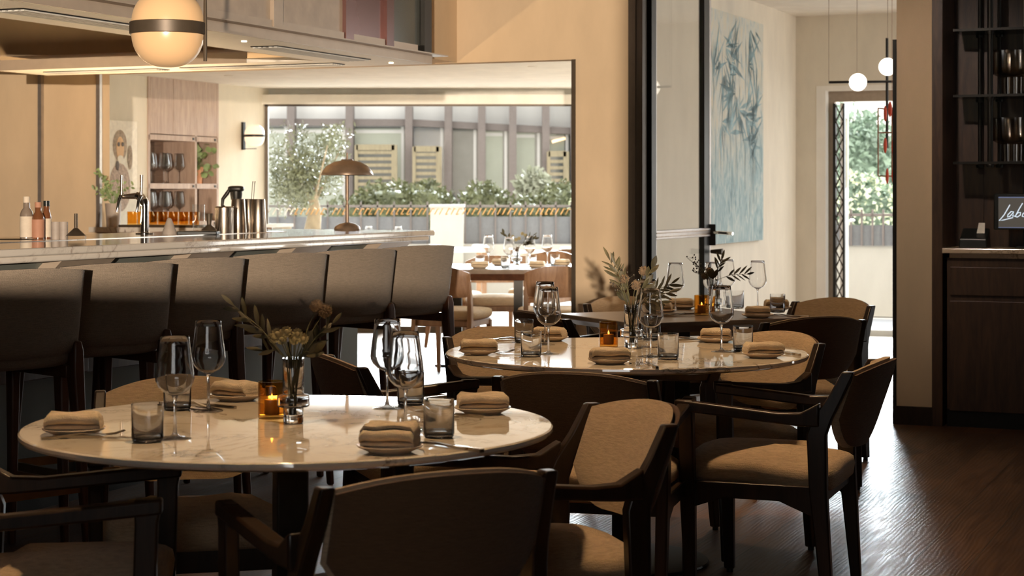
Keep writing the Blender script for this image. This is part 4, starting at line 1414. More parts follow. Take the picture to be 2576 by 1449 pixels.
blob('hand', 'hair_paint', 0.20, 0.56, 0.07, 0.20, 1.0, 0.002)
blob('glasses_left', 'ink_paint', 0.035, 0.665, 0.04, 0.035, 1.0, 0.006)
blob('glasses_right', 'ink_paint', 0.09, 0.665, 0.04, 0.035, 1.0, 0.006)
blob('small_figure', 'label_red', -0.22, 0.68, 0.07, 0.14, 0.8)
blob('small_mask', 'hair_paint', -0.2, 0.53, 0.11, 0.14, 0.9)

# wall cabinet of the back room
cb = thing('wall_cabinet', 'pale oak cabinet with doors above open shelves in the cream wall', 'cabinet', kwal(-1.95, 0, 1.03), ROOM)
CW, CHt, D_ = 1.104, 1.27, 0.33
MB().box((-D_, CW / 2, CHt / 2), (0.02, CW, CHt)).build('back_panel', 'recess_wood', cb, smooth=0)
for y in (0.012, 0.735, CW - 0.012):
    MB().box((-D_ / 2, y, CHt / 2), (D_ + 0.02, 0.03, CHt)).build('upright', 'pale_oak', cb, smooth=0)
for z in (0.015, 0.345, 0.76):
    sh = MB().box((-D_ / 2, CW / 2, z), (D_ + 0.02, CW, 0.045)).build('shelf', 'pale_oak', cb, smooth=0)
    for y in (0.69, CW - 0.06):
        MB().box((0.012, y, z), (0.006, 0.025, 0.02)).build('shelf_pin', 'black_steel', sh, smooth=0)
for y0, y1 in ((0.03, 0.375), (0.38, 0.72), (0.752, CW - 0.03)):
    MB().box((0.0, (y0 + y1) / 2, 1.03), (0.02, y1 - y0, 0.48)).build('door', 'pale_oak', cb, smooth=0, bevel=0.002)

# ================================================================ tableware


def make_wine_glass():
    t = thing('wine_glass', '', 'wine glass', (0, 0, 0))
    o = [(0.004, 0.098), (0.012, 0.100), (0.027, 0.108), (0.038, 0.119), (0.0435, 0.131), (0.0445, 0.139), (0.043, 0.155), (0.039, 0.185), (0.0345, 0.220), (0.0328, 0.235)]
    i = [(r - 0.0011, z + 0.0006) for r, z in reversed(o)]
    i[-1] = (0.0005, 0.0992)
    MB().lathe(o + i, 40).build('bowl', 'real_glass', t, smooth=80)
    MB().lathe([(0.006, 0.010), (0.0042, 0.02), (0.0034, 0.035), (0.0032, 0.075), (0.004, 0.090), (0.0075, 0.0985), (0.0, 0.0988)], 20).build('stem', 'stem_glass', t, smooth=80)
    MB().lathe([(0.0, 0.0), (0.0375, 0.0), (0.038, 0.0015), (0.03, 0.003), (0.012, 0.0058), (0.006, 0.0102), (0.0, 0.0104)], 40).build('foot', 'foot_glass', t, smooth=80)
    return t


def make_tumbler():
    t = thing('water_tumbler', '', 'tumbler', (0, 0, 0))
    MB().lathe([(0.0335, 0.004), (0.036, 0.010), (0.0362, 0.088), (0.0347, 0.088), (0.0345, 0.012), (0.030, 0.0085)], 40).build('wall', 'real_glass', t, smooth=60)
    MB().lathe([(0, 0), (0.031, 0.0), (0.0345, 0.003), (0.0345, 0.0075), (0.030, 0.009), (0, 0.0085)], 32).build('base', 'stem_glass', t, smooth=60)
    return t


def make_plate():
    m = MB().lathe([(0, 0), (0.046, 0.0), (0.05, 0.003), (0.070, 0.012), (0.0735, 0.0155), (0.0725, 0.0175), (0.068, 0.0155), (0.05, 0.0085), (0, 0.0075)], 48)
    return tag(m.build('side_plate', 'plate_ceramic'), '', 'plate')


def make_white_plate():
    m = MB().lathe([(0, 0), (0.046, 0.0), (0.05, 0.003), (0.070, 0.012), (0.0735, 0.0155), (0.0725, 0.0175), (0.068, 0.0155), (0.05, 0.0085), (0, 0.0075)], 32)
    return tag(m.build('side_plate', 'white_ceramic'), '', 'plate')


def fold_path(hw, n, gap, r0):
    pts = []
    z = r0
    for k in range(n):
        a, b = (-hw, hw) if k % 2 == 0 else (hw, -hw)
        for i in range(7):
            pts.append((a + (b - a) * i / 6, z + 0.0012 * math.sin(i * 1.3 + k)))
        if k < n - 1:
            sg = 1 if b > 0 else -1
            for i in range(1, 6):
                q = -PI / 2 + PI * i / 6
                pts.append((b + sg * math.cos(q) * gap / 2, z + gap / 2 + math.sin(q) * gap / 2))
        z += gap
    return pts


def make_napkin(seed, L=0.128, hw=0.036, n=3, gap=0.0128, mat='napkin_linen'):
    rnd = random.Random(seed)
    path = fold_path(hw, n, gap, gap * 0.47)
    th = gap * 0.82
    rings = []
    NX = 14
    for k in range(NX + 1):
        u = k / NX
        x = (u - 0.5) * L
        ends = min(1, 6 * u + 0.72, 6 * (1 - u) + 0.72)
        off = 0.0035 * math.sin(u * 5 + seed)
        up, dn = [], []
        for i, (y, z) in enumerate(path):
            a = path[max(0, i - 1)]
            b = path[min(len(path) - 1, i + 1)]
            d = Vector((b[0] - a[0], b[1] - a[1])).normalized()
            nx_, nz_ = -d.y, d.x
            zz = 0.0005 + z * ends + 0.0022 * math.sin(u * 9 + y * 60 + seed) * (z / (n * gap))
            yy = y + off * (z / (n * gap))
            h = th / 2 * (1 if 0 < i < len(path) - 1 else 0.6)
            up.append((x, yy + nx_ * h, max(0.0002, zz + nz_ * h)))
            dn.append((x, yy - nx_ * h, max(0.0002, zz - nz_ * h)))
        rings.append(up + dn[::-1])
    m = MB().loft(rings, False)
    # end faces, one quad strip per end so the folds stay readable
    N = len(path)
    for base in (0, NX * 2 * N):
        for i in range(N - 1):
            m.f.append((base + i, base + i + 1, base + 2 * N - 2 - i, base + 2 * N - 1 - i))
    return tag(m.build('folded_napkin', mat, smooth=75), '', 'napkin')


def make_knife():
    m = MB()
    m.loft([[(x - w / 2, y, z - h / 2), (x + w / 2, y, z - h / 2), (x + w / 2, y, z + h / 2), (x - w / 2, y, z + h / 2)] for x, y, z, w, h in
            ((0, -0.105, 0.004, 0.010, 0.007), (0, -0.10, 0.004, 0.013, 0.008), (0, -0.03, 0.004, 0.009, 0.007), (0, -0.005, 0.004, 0.008, 0.006), (0.001, 0.005, 0.004, 0.014, 0.0025), (0.001, 0.08, 0.0035, 0.015, 0.0022), (0.003, 0.105, 0.003, 0.004, 0.0018))])
    return tag(m.build('table_knife', 'steel', smooth=50), '', 'knife')


def make_fork():
    m = MB()
    pts = [(0, -0.095, 0.004, 0.012, 0.005), (0, -0.06, 0.005, 0.010, 0.005), (0, -0.01, 0.010, 0.006, 0.004), (0, 0.03, 0.008, 0.008, 0.003), (0, 0.045, 0.005, 0.021, 0.0025), (0, 0.055, 0.005, 0.023, 0.0022)]
    m.loft([[(x - w / 2, y, z - h / 2), (x + w / 2, y, z - h / 2), (x + w / 2, y, z + h / 2), (x - w / 2, y, z + h / 2)] for x, y, z, w, h in pts])
    for k in range(4):
        x = -0.0093 + k * 0.0062
        m.tube([(x, 0.053, 0.005), (x, 0.075, 0.0065), (x * 0.9, 0.098, 0.013)], [0.0017, 0.0016, 0.0009], 6)
    return tag(m.build('table_fork', 'steel', smooth=50), '', 'fork')


def make_candle_holder():
    m = MB().lathe([(0.0, 0.0), (0.033, 0.0), (0.0345, 0.004), (0.0345, 0.093), (0.0315, 0.0935), (0.0315, 0.010), (0.0, 0.0085)], 40)
    return tag(m.build('candle_holder', 'amber_glass', smooth=50), '', 'candle holder')


def make_tealight():
    t = thing('tealight', '', 'candle', (0, 0, 0))
    MB().lathe([(0, 0), (0.0185, 0), (0.019, 0.002), (0.019, 0.036), (0.0183, 0.037), (0.0178, 0.0355), (0, 0.0355)], 24).build('cup', 'wax', t)
    MB().lathe([(0, 0.0356), (0.0172, 0.0356), (0.0172, 0.0366), (0, 0.0368)], 20).build('wax', 'hot_wax', t)
    MB().lathe([(0.0, 0.0372), (0.0028, 0.0385), (0.0033, 0.041), (0.0022, 0.045), (0.0005, 0.050), (0, 0.051)], 12).build('flame', 'flame', t, smooth=80)
    return t


def make_vase():
    t = thing('bud_vase', '', 'vase', (0, 0, 0))
    MB().lathe([(0.022, 0.016), (0.0245, 0.020), (0.0248, 0.036), (0.028, 0.040), (0.0385, 0.041), (0.0405, 0.045), (0.0405, 0.066), (0.038, 0.070), (0.029, 0.071), (0.0262, 0.074), (0.0262, 0.160), (0.0242, 0.160), (0.0242, 0.073), (0.036, 0.068), (0.038, 0.062), (0.0375, 0.046), (0.024, 0.042), (0.021, 0.022)], 36).build('glass_body', 'real_glass', t, smooth=60)
    MB().lathe([(0, 0), (0.022, 0.0), (0.0245, 0.003), (0.0245, 0.016), (0.021, 0.018), (0, 0.0175)], 28).build('glass_foot', 'stem_glass', t, smooth=60)
    return t


wine, tumb, plate, wplate = Kit(make_wine_glass), Kit(make_tumbler), Kit(make_plate), Kit(make_white_plate)
knife, fork, holder, tea, vase = Kit(make_knife), Kit(make_fork), Kit(make_candle_holder), Kit(make_tealight), Kit(make_vase)
naps = [Kit(lambda k=k: make_napkin(k, 0.128 - 0.008 * (k % 3), 0.031 + 0.003 * (k % 2), 3 + (k == 4))) for k in range(5)]
wnap = Kit(lambda: make_napkin(9, 0.13, 0.04, 3, 0.0128, 'white_linen'))

GW, GT, GP, GN, GK, GF = 'wine glasses on the laid tables', 'water tumblers on the laid tables', 'side plates on the laid tables', 'folded napkins on the side plates', 'table knives', 'table forks'
N_, M_, D_2, B_ = 'near marble table', 'middle marble table', 'dark square table', 'back-room table'

for px, py, lab in ((440, 1103, 'wine glass at left of near marble table, in front of its taller looking neighbour'), (524, 1035, 'wine glass at the back left of near marble table, over the forks'),
                    (974, 1028, 'wine glass at the back of near marble table, rim against the bar stool legs'), (1020, 1083, 'wine glass of near marble table just behind the tumbler by the front napkin'),
                    (1371, 868, 'wine glass at left of middle marble table, the farther of the overlapping two'), (1380, 891, 'wine glass at left of middle marble table, the nearer of the overlapping two'),
                    (1637, 897, 'wine glass right of the flower vase on middle marble table'), (1627, 857, 'wine glass behind the flowers of middle marble table, mostly covered'),
                    (1815, 885, 'wine glass at right of middle marble table standing alone'), (1699, 786, 'wine glass at left of dark square table before the glass door'),
                    (1906, 777, 'wine glass at right of dark square table against the pale wall'), (1792, 783, 'wine glass behind the sprigs in the middle of dark square table'), (1828, 772, 'wine glass at the back of dark square table beside a sprig'),
                    (1229, 668, 'wine glass farthest left on the back-room table'), (1281, 675, 'wine glass left of the flowers on the back-room table'),
                    (1333, 671, 'wine glass right of the flowers on the back-room table'), (1377, 667, 'wine glass farthest right on the back-room table')):
    wine(on(px, py), RR.uniform(0, 6), lab, GW)

for px, py, lab in ((371, 1111, 'water tumbler nearest the left end of near marble table'), (446, 1031, 'water tumbler behind the wine glass at left of near marble table'),
                    (1033, 1018, 'water tumbler at the back of near marble table behind the wine glass bowls'), (1104, 1100, 'water tumbler at right of near marble table by the front napkin'),
                    (1318, 862, 'water tumbler at the back left of middle marble table'), (1336, 897, 'water tumbler at the front left of middle marble table'),
                    (1638, 852, 'water tumbler behind the wine glass stem right of the middle vase'), (1681, 903, 'water tumbler at the front of middle marble table beside fork and spoon'),
                    (1869, 881, 'water tumbler at right of middle marble table between two napkins'), (1956, 786, 'water tumbler at right of dark square table'),
                    (1853, 776, 'water tumbler at the back of dark square table'), (1207, 670, 'water tumbler left on the back-room table'), (1272, 673, 'water tumbler in the middle of the back-room table'),
                    (1338, 669, 'water tumbler right of the back-room table flowers'), (1396, 668, 'water tumbler at the far right of the back-room table')):
    tumb(on(px, py), RR.uniform(0, 6), lab, GT)

SET = [  # plate px, py, napkin kind, turn, where
    (186, 1093, 0, 0.10, 'at the left end of near marble table'), (596, 1006, 1, -0.55, 'at back of near marble table beside amber candle'),
    (1214, 1039, 0, 0.12, 'at right of near marble table'), (981, 1137, 4, -0.15, 'at the front edge of near marble table'),
    (1205, 891, 0, 0.05, 'at the left end of middle marble table'), (1382, 857, 1, -0.3, 'at back left of middle marble table behind tumblers'),
    (1534, 914, 3, 0.1, 'at front edge of middle marble table below candle'), (1801, 860, 2, -0.2, 'at the back right of middle marble table'),
    (1920, 899, 0, 0.15, 'at the right end of middle marble table'), (1906, 799, 2, -0.1, 'at the front right of dark square table'),
    (1660, 788, 2, -0.2, 'at front left of dark square table behind flowers'), (1714, 777, 1, -0.2, 'at back left of dark square table by wine glass'), (1953, 780, 2, 0.0, 'at back right of dark square table behind tumbler'),
    (1206, 675, 0, 0.1, 'at the front left of the back-room table'), (1258, 668, 1, -0.2, 'at the back left of the back-room table'), (1352, 674, 2, -0.2, 'at the front right of the back-room table'), (1414, 669, 2, 0.1, 'at the far right end of the back-room table'),
]
for px, py, k, a, where in SET:
    p = on(px, py)
    plate(p, 0, 'beige side plate ' + where, GP)
    naps[k](p + Vector((0, 0, 0.0135)), a, 'folded beige napkin ' + where, GN)

CUT = [  # knife, fork pixel positions with headings
    (230, 1103, 0.0, 'lying before the left plate of near marble table', -1.62, -1.15), (505, 1022, 0.0, 'behind the left wine glasses of near marble table', 0.9, 0.6),
    (1108, 1045, 0.0, 'inside the tumbler view at right of near marble table', 1.0, 0.75), (1112, 1126, 0.0, 'right of the front napkin on near marble table', 0.75, 0.95),
    (1245, 893, 0.0, 'before the left plate of middle marble table', -1.60, -1.1), (1290, 857, 0.0, 'at the back left edge of middle marble table', 1.5, 1.8),
    (1622, 920, 0.0, 'at the front edge of middle marble table', 0.12, -0.1), (1733, 856, 0.0, 'behind the front tumbler of middle marble table', -1.2, -1.5),
    (1968, 889, 0.0, 'right of the last plate of middle marble table', 0.25, 0.45), (1967, 797, 0.0, 'right of the front plate of dark square table', 1.2, 1.0), (1690, 797, 0.0, 'before the left plate of dark square table', -1.4, -1.1)]
for px, py, _, where, ka, fa in CUT:
    p = on(px, py)
    s = p.y / F
    knife(on(px + 9 / s * 0.0022, py), ka, 'steel table knife ' + where, GK)
    fork(on(px - 9 / s * 0.0022, py - 1.5), fa, 'steel table fork ' + where, GF)

for px, py, where in ((684, 1052, 'near marble table'), (1531, 873, 'middle marble table'), (1765, 793, 'dark square table')):
    p = on(px, py)
    holder(p, 0, 'amber glass candle holder on ' + where, 'amber candle holders')
    tea(p + Vector((0, 0, 0.0105)), 0, 'small burning tealight inside the amber holder on ' + where, 'burning tealights')
VP = {}
for px, py, where in ((738, 1064, 'near marble table'), (1588, 876, 'middle marble table'), (1795, 788, 'dark square table'), (1300, 671, 'back-room table')):
    VP[where] = on(px, py)
    vase(VP[where], 0, 'clear collared glass vase on ' + where, 'collared glass vases')


# ---------------------------------------------------------------- flowers
def leafm(m, p, d, L, w, rnd, curl=0.2):
    d = Vector(d).normalized()
    s = d.cross(Vector((0, -1, 0.2)))
    s = (s if s.length > 0.1 else d.orthogonal()).normalized()
    s = Matrix.Rotation(rnd.uniform(-0.7, 0.7), 3, d) @ s
    k = d.cross(s).normalized()
    rows = []
    for i in range(7):
        t = i / 6
        ww = w * math.sin(PI * min(1, t * 0.97 + 0.03)) ** 0.8 / 2
        q = Vector(p) + d * L * t + k * (curl * L * t * t)
        rows.append([q - s * ww + k * ww * 0.25, q, q + s * ww + k * ww * 0.25])
    vs = [x for r_ in rows for x in r_]
    fs = []
    for i in range(6):
        for j in range(2):
            a_ = i * 3 + j
            fs.append((a_, a_ + 1, a_ + 4, a_ + 3))
    m.add(vs, fs)


def bouquet(base, label, items, seed):
    """items in px offsets are given as points (dx, dy, dz) in metres from the vase foot"""
    t = thing('cut_flowers', label, 'flowers', base + Vector((0, 0, 0.02)))
    rnd = random.Random(seed)
    for it in items:
        kind, tip = it[0], Vector(it[1]) - Vector((0, 0, 0.02))
        foot = Vector((rnd.uniform(-0.010, 0.010), rnd.uniform(-0.010, 0.010), 0.002))
        neck = Vector((max(-0.018, min(0.018, tip.x * 0.22)), max(-0.015, min(0.015, tip.y * 0.2)), 0.138))
        mid = neck.lerp(tip, 0.5) + Vector((0, 0, 0.012))
        path = [foot, neck, mid, tip]
        sm = MB().tube(path, [0.0016, 0.0016, 0.0014, 0.0009], 6)
        nm = {'sprig': 'leaf_sprig', 'bloom': 'flower', 'berry': 'berry_sprig', 'disc': 'dry_flower_head', 'broad': 'broad_leaf_stem'}[kind]
        st_ = sm.build(nm, 'stem_green', t)
        if kind == 'sprig':
            m = MB()
            n = it[2] if len(it) > 2 else 7
            for i in range(n):
                u = 0.30 + 0.70 * i / (n - 1)
                p = neck.lerp(mid, u / 0.5) if u < 0.5 else mid.lerp(tip, (u - 0.5) / 0.5)
                d = (tip - neck).normalized()
                sg = 1 if i % 2 else -1
                sd = d.cross(Vector((0, 1, 0))).normalized() * sg
                leafm(m, p, d + sd * (0.75 if i < n - 1 else 0) + Vector((0, rnd.uniform(-.4, .4), 0)), rnd.uniform(0.042, 0.062), rnd.uniform(0.009, 0.013), rnd)
            m.build('leaves', 'dry_leaf', st_, smooth=80)
        elif kind == 'broad':
            m = MB()
            for i in range(5):
                p = neck.lerp(tip, 0.4 + 0.15 * i)
                leafm(m, p, (tip - neck).normalized() + Vector((rnd.uniform(-.8, .8), rnd.uniform(-.6, .3), rnd.uniform(-.3, .2))), 0.05, 0.021, rnd)
            m.build('leaves', 'dry_leaf', st_, smooth=80)
        elif kind == 'bloom':
            m = MB()
            for i in range(14):
                a = i * 2 * PI / 14
                d = Vector((math.cos(a), -0.75 + 0.2 * math.sin(a), math.sin(a)))
                leafm(m, tip, d, 0.017, 0.0085, rnd, 0.1)
            m.ell(tip + Vector((0, -0.006, 0)), (0.013, 0.009, 0.013), 1, 1, 12, 8)
            m.build('petals', 'cream_flower', st_, smooth=60)
        elif kind == 'disc':
            m = MB().ell(tip, (0.032, 0.026, 0.030), 1, 1, 20, 12)
            for i in range(70):
                d = Vector((rnd.gauss(0, 1), rnd.gauss(0, 1), rnd.gauss(0, 1))).normalized()
                m.tube([tip + d * 0.012, tip + d * 0.019], [0.0026, 0.0014], 5)
            m.build('bristly_head', 'dry_flower', st_, smooth=0)
        else:
            m = MB()
            for i in range(12):
                u = 0.45 + 0.55 * i / 11
                p = neck.lerp(tip, u)
                q = p + Vector((rnd.uniform(-0.03, 0.03), rnd.uniform(-0.02, 0.02), rnd.uniform(0.0, 0.028)))
                m.tube([p, q], 0.0006, 4)
                m.ell(q, (0.0075, 0.0075, 0.0085), 1, 1, 8, 6)
            m.build('berries', 'berry', st_, smooth=60)
    return t


def off(where, px, py):
    b = VP[where]
    p = at(px, py, b.y)
    return (p.x - b.x, RR.uniform(-0.03, 0.03), p.z - b.z)


w = 'near marble table'
bouquet(VP[w], 'bunch of cream daisies and dry leaves in the vase on the near marble table',
        [('bloom', off(w, 690, 850)), ('bloom', off(w, 725, 832)), ('bloom', off(w, 752, 838)), ('bloom', off(w, 712, 852)), ('bloom', off(w, 740, 855)), ('bloom', off(w, 764, 852)), ('bloom', off(w, 700, 838)),
         ('disc', off(w, 797, 772)), ('disc', off(w, 817, 783)), ('sprig', off(w, 590, 768), 7), ('sprig', off(w, 630, 815), 5), ('broad', off(w, 800, 850)), ('broad', off(w, 790, 885)), ('broad', off(w, 770, 880)), ('sprig', off(w, 835, 815), 5), ('sprig', off(w, 660, 885), 4)], 1)
w = 'middle marble table'
bouquet(VP[w], 'olive sprigs, seed heads and berries in the vase on the middle marble table',
        [('sprig', off(w, 1535, 655), 10), ('sprig', off(w, 1548, 668), 8), ('disc', off(w, 1620, 682)), ('disc', off(w, 1599, 716)), ('disc', off(w, 1570, 701)), ('berry', off(w, 1552, 716)), ('berry', off(w, 1572, 684)),
         ('sprig', off(w, 1688, 714), 10), ('sprig', off(w, 1680, 735), 8), ('broad', off(w, 1640, 675)), ('broad', off(w, 1645, 770)), ('broad', off(w, 1615, 735)), ('broad', off(w, 1575, 750)), ('sprig', off(w, 1656, 760), 5)], 2)
w = 'dark square table'
bouquet(VP[w], 'airy berry and olive sprigs in the vase on the dark square table',
        [('berry', off(w, 1730, 650)), ('berry', off(w, 1745, 685)), ('sprig', off(w, 1815, 655), 7), ('sprig', off(w, 1878, 690), 9), ('disc', off(w, 1786, 682)), ('disc', off(w, 1775, 695)), ('broad', off(w, 1795, 700)), ('berry', off(w, 1760, 672))], 3)
w = 'back-room table'
bouquet(VP[w], 'bunch of pale flowers and leaves on the back-room table before the window',
        [('broad', off(w, 1268, 588)), ('bloom', off(w, 1290, 596)), ('bloom', off(w, 1298, 603)), ('bloom', off(w, 1314, 588)), ('bloom', off(w, 1322, 592)), ('broad', off(w, 1345, 600)), ('sprig', off(w, 1340, 594), 6), ('bloom', off(w, 1306, 600)), ('broad', off(w, 1328, 612))], 4)

# white napkins on the terrace tables
for x, y, lab in ((-0.80, 18.95, 'white folded napkin on the terrace table beyond the bar end'), (-0.35, 19.1, 'white folded napkin right of the gate pillar on the terrace table'), (0.55, 18.25, 'white folded napkin on the sunlit terrace table')):
    wplate((x, y, 0.73), 0, lab.replace('folded napkin', 'plate under the napkin'), 'white plates on the terrace')
    wnap((x, y, 0.7382), 0.1, lab, 'white napkins on the terrace')
for x, y, lab in ((-1.18, 18.95, 'wine glass on the terrace table seen under the bar end'), (-1.5, 19.1, 'wine glass on the terrace table left of the bar end')):
    wine((x, y, 0.73), 0, lab, GW)

# menu on the dark square table
mn = MB().box((0, 0, 0.004), (0.20, 0.14, 0.008))
p = on(1690, 791)
tag(mn.build('menu_folder', 'dark_table', loc=p + Vector((0.02, 0.05, 0)), rz=0.5, bevel=0.002), 'dark menu folder lying on the square table by the wine glass', 'menu')

# ================================================================ on the bar


def lathe_thing(name, mat, prof, px, py, label, cat, group=None, seg=32, z=BZ, smooth=50):
    p = on(px, py, z)
    return tag(MB().lathe(prof, seg).build(name, mat, loc=p, smooth=smooth), label, cat, group)


def bottle(px, py, r, h, neck, cap, bodym, labm, capm, label):
    t = thing('bitters_bottle', label, 'bottle', on(px, py, BZ), 0, 'small bottles on the bar')
    MB().lathe([(0, 0), (r, 0.0), (r, h * 0.58), (r * 0.85, h * 0.66), (neck, h * 0.74), (neck, h * 0.9), (0, h * 0.9)], 28).build('body', bodym, t)
    MB().lathe([(r + 0.0006, h * 0.06), (r + 0.0006, h * 0.54), (r - 0.001, h * 0.54), (r - 0.001, h * 0.06)], 28).build('paper_label', labm, t)
    MB().lathe([(0, h * 0.86), (cap, h * 0.86), (cap, h), (0, h)], 20).build('cap', capm, t)


bottle(67, 603, 0.029, 0.193, 0.014, 0.015, 'grey_bottle', 'label_paper', 'label_paper', 'tallest pale labelled bottle at the left end of the bar')
bottle(96, 603, 0.027, 0.168, 0.014, 0.015, 'amber_bottle', 'label_red', 'label_red', 'reddish bottle in the middle of the three on the bar')
bottle(117, 602, 0.021, 0.174, 0.0135, 0.014, 'amber_bottle', 'label_paper', 'black_plastic', 'slim dark capped bottle, right of the three on the bar')
for px, lab in ((140, 'grey ceramic beaker beside the slim bottle'), (160, 'grey ceramic beaker next to the bell-shaped tool')):
    lathe_thing('beaker', 'grey_ceramic', [(0, 0), (0.019, 0), (0.0195, 0.08), (0.0175, 0.08), (0.017, 0.006), (0, 0.005)], px, 603, lab, 'beaker', 'grey beakers on the bar')
bs = thing('glass_smoker', 'dark bell-shaped tool with upright handle and glass foot on the bar', 'bar tool', on(191, 603, BZ))
MB().lathe([(0, 0), (0.044, 0), (0.046, 0.018), (0, 0.018)], 32).build('glass_foot', 'clear_glass', bs)
MB().lathe([(0.0, 0.0185), (0.044, 0.0185), (0.009, 0.052), (0.0, 0.053)], 32).build('bell', 'bronze_frame', bs)
MB().lathe([(0.0, 0.053), (0.008, 0.053), (0.0075, 0.117), (0, 0.118)], 18).build('handle', 'bronze_frame', bs)
tag(MB().tube([(-0.1, 0, 0.004), (0.07, 0, 0.004)], [0.002, 0.003], 8).ell((0.085, 0, 0.004), (0.035, 0.02, 0.006)).build('bar_spoon', 'chrome', loc=on(35, 604, BZ)), 'long steel bar spoon lying at the left end of the bar', 'spoon')

# beer tap
tp = thing('beer_tap', 'chrome beer tap tower with two tall handles on the bar', 'beer tap', on(364, 589, BZ + 0.003), -0.15)
ks = on(364, 589, BZ).y / F
MB().lathe([(0, 0), (0.045, 0), (0.045, 0.006), (0.022, 0.01), (0.020, 0.014)], 32).tube([(0, 0, 0.01), (0, 0, 0.14), (-0.004, 0, 0.165), (-0.02, 0, 0.185), (-0.045, 0, 0.195)], [0.021, 0.021, 0.022, 0.022, 0.018], 20).build('column', 'chrome', tp)
MB().tube([(-0.03, 0, 0.192), (-0.12, 0, 0.187)], [0.017, 0.011], 14).build('cross_arm', 'brushed_steel', tp)
for x, nm in ((-0.115, 0), (-0.012, 1)):
    tpn = MB().tube([(x, -0.005, 0.19), (x, -0.03, 0.188), (x - 0.005, -0.04, 0.165), (x - 0.014, -0.045, 0.11)], [0.011, 0.011, 0.008, 0.006], 12).build('spout', 'chrome', tp)
    MB().tube([(x, -0.018, 0.185), (x, -0.018, 0.212), (x + 0.001, -0.018, 0.216), (x + 0.003, -0.018, 0.296)], [0.007, 0.009, 0.008, 0.009], 12).build('handle', 'brushed_steel', tp)

lathe_thing('cone_cover', 'grey_ceramic', [(0, 0), (0.038, 0), (0.036, 0.012), (0.012, 0.078), (0.006, 0.084), (0, 0.085)], 426, 591, 'small dark cone standing on the bar right of the beer tap', 'cone')
lathe_thing('highball_glass', 'clear_glass', [(0, 0), (0.033, 0), (0.034, 0.145), (0.0325, 0.145), (0.031, 0.014), (0, 0.012)], 500, 579, 'tall clear highball glass on the bar before the cabinet', 'glass')
lathe_thing('jigger', 'bronze_frame', [(0, 0.018), (0.04, 0.018), (0.036, 0.026), (0.012, 0.045), (0.011, 0.052), (0.019, 0.105), (0.0175, 0.105), (0.009, 0.055), (0, 0.054)], 526, 589, 'dark double cone jigger on a low tray on the bar', 'jigger')
p = on(500, 590, BZ)
tag(MB().box((0.0, 0, 0.009), (0.2, 0.12, 0.017)).build('bar_tray', 'black_plastic', loc=p, rz=ROOM * 0, bevel=0.004), 'low black tray holding the jigger on the bar', 'tray')
mxg = thing('mixing_tin', 'engraved straight mixing tin left of the tall shakers', 'mixing tin', on(564, 588, BZ))
MB().lathe([(0, 0), (0.046, 0), (0.047, 0.004), (0.047, 0.136), (0.0455, 0.136), (0.0455, 0.006), (0, 0.005)], 36).build('body', 'brushed_steel', mxg)
MB().lathe([(0.047, 0.134), (0.0495, 0.137), (0.047, 0.140), (0.0455, 0.137)], 36).build('rim', 'steel', mxg)
for k in range(8):
    a = -PI / 2 + (k - 3.5) * 0.35
    MB().bar((0.0475 * math.cos(a - 0.2), 0.0475 * math.sin(a - 0.2), 0.02), (0.0475 * math.cos(a + 0.2), 0.0475 * math.sin(a + 0.2), 0.12), 0.0012, 0.003).build('engraving', 'bronze_frame', mxg, smooth=0)
SH = [(0, 0), (0.044, 0), (0.045, 0.003), (0.0345, 0.174), (0.0335, 0.176), (0, 0.177)]
lathe_thing('shaker_tin', 'brushed_steel', SH, 599, 584, 'upturned steel shaker tin next to the engraved tin', 'shaker', 'upturned shakers on the bar')
lathe_thing('shaker_tin', 'brushed_steel', SH, 625, 581, 'upturned steel shaker tin in the middle of the three', 'shaker', 'upturned shakers on the bar')
lathe_thing('shaker_tin', 'brushed_steel', SH, 650, 584, 'upturned steel shaker tin nearest the lamp', 'shaker', 'upturned shakers on the bar')
jp = on(590, 582, BZ)
jc = thing('citrus_press', 'dark lever citrus press standing behind the shaker tins', 'citrus press', jp + Vector((-0.03, 0.26, 0)))
MB().box((0, 0, 0.008), (0.08, 0.09, 0.016)).box((0.0, 0.02, 0.12), (0.018, 0.018, 0.22)).build('stand', 'black_steel', jc, bevel=0.003)
MB().ell((0.0, -0.005, 0.232), (0.09, 0.07, 0.035), 0.6, 0.6).lathe([(0.03, 0.17), (0.034, 0.20), (0.034, 0.218), (0, 0.218)], 24).build('press_head', 'black_steel', jc)
MB().tube([(-0.035, 0, 0.232), (-0.052, 0, 0.205), (-0.075, 0, 0.175), (-0.078, 0, 0.14), (-0.062, 0, 0.12)], [0.009, 0.012, 0.010, 0.009, 0.014], 12).build('lever', 'black_steel', jc)
for dx, lab in ((0.0, 'thin dark stirrer leaning up behind the shakers, left one'), (0.012, 'thin dark stirrer leaning up behind the shakers, right one')):
    q = on(634, 580, BZ) + Vector((dx, 0.10, 0))
    tag(MB().tube([(-0.03, 0, 0.003), (-0.012, 0, 0.255), (-0.009, 0, 0.275)], [0.0018, 0.0018, 0.003], 8).build('stirrer', 'bronze_frame', loc=q), lab, 'stirrer', 'stirrers on the bar')
gcl = thing('drink_coaster_stand', 'small wooden stand on wire legs on the bar right of the shakers', 'stand', on(676, 583, BZ))
MB().box((0, 0, 0.018), (0.036, 0.03, 0.010)).build('block', 'teak', gcl, bevel=0.002)
for a in (-0.014, 0.014):
    MB().tube([(a, -0.01, 0.014), (a * 1.25, -0.012, 0.0)], 0.0015, 6).build('leg', 'black_steel', gcl)

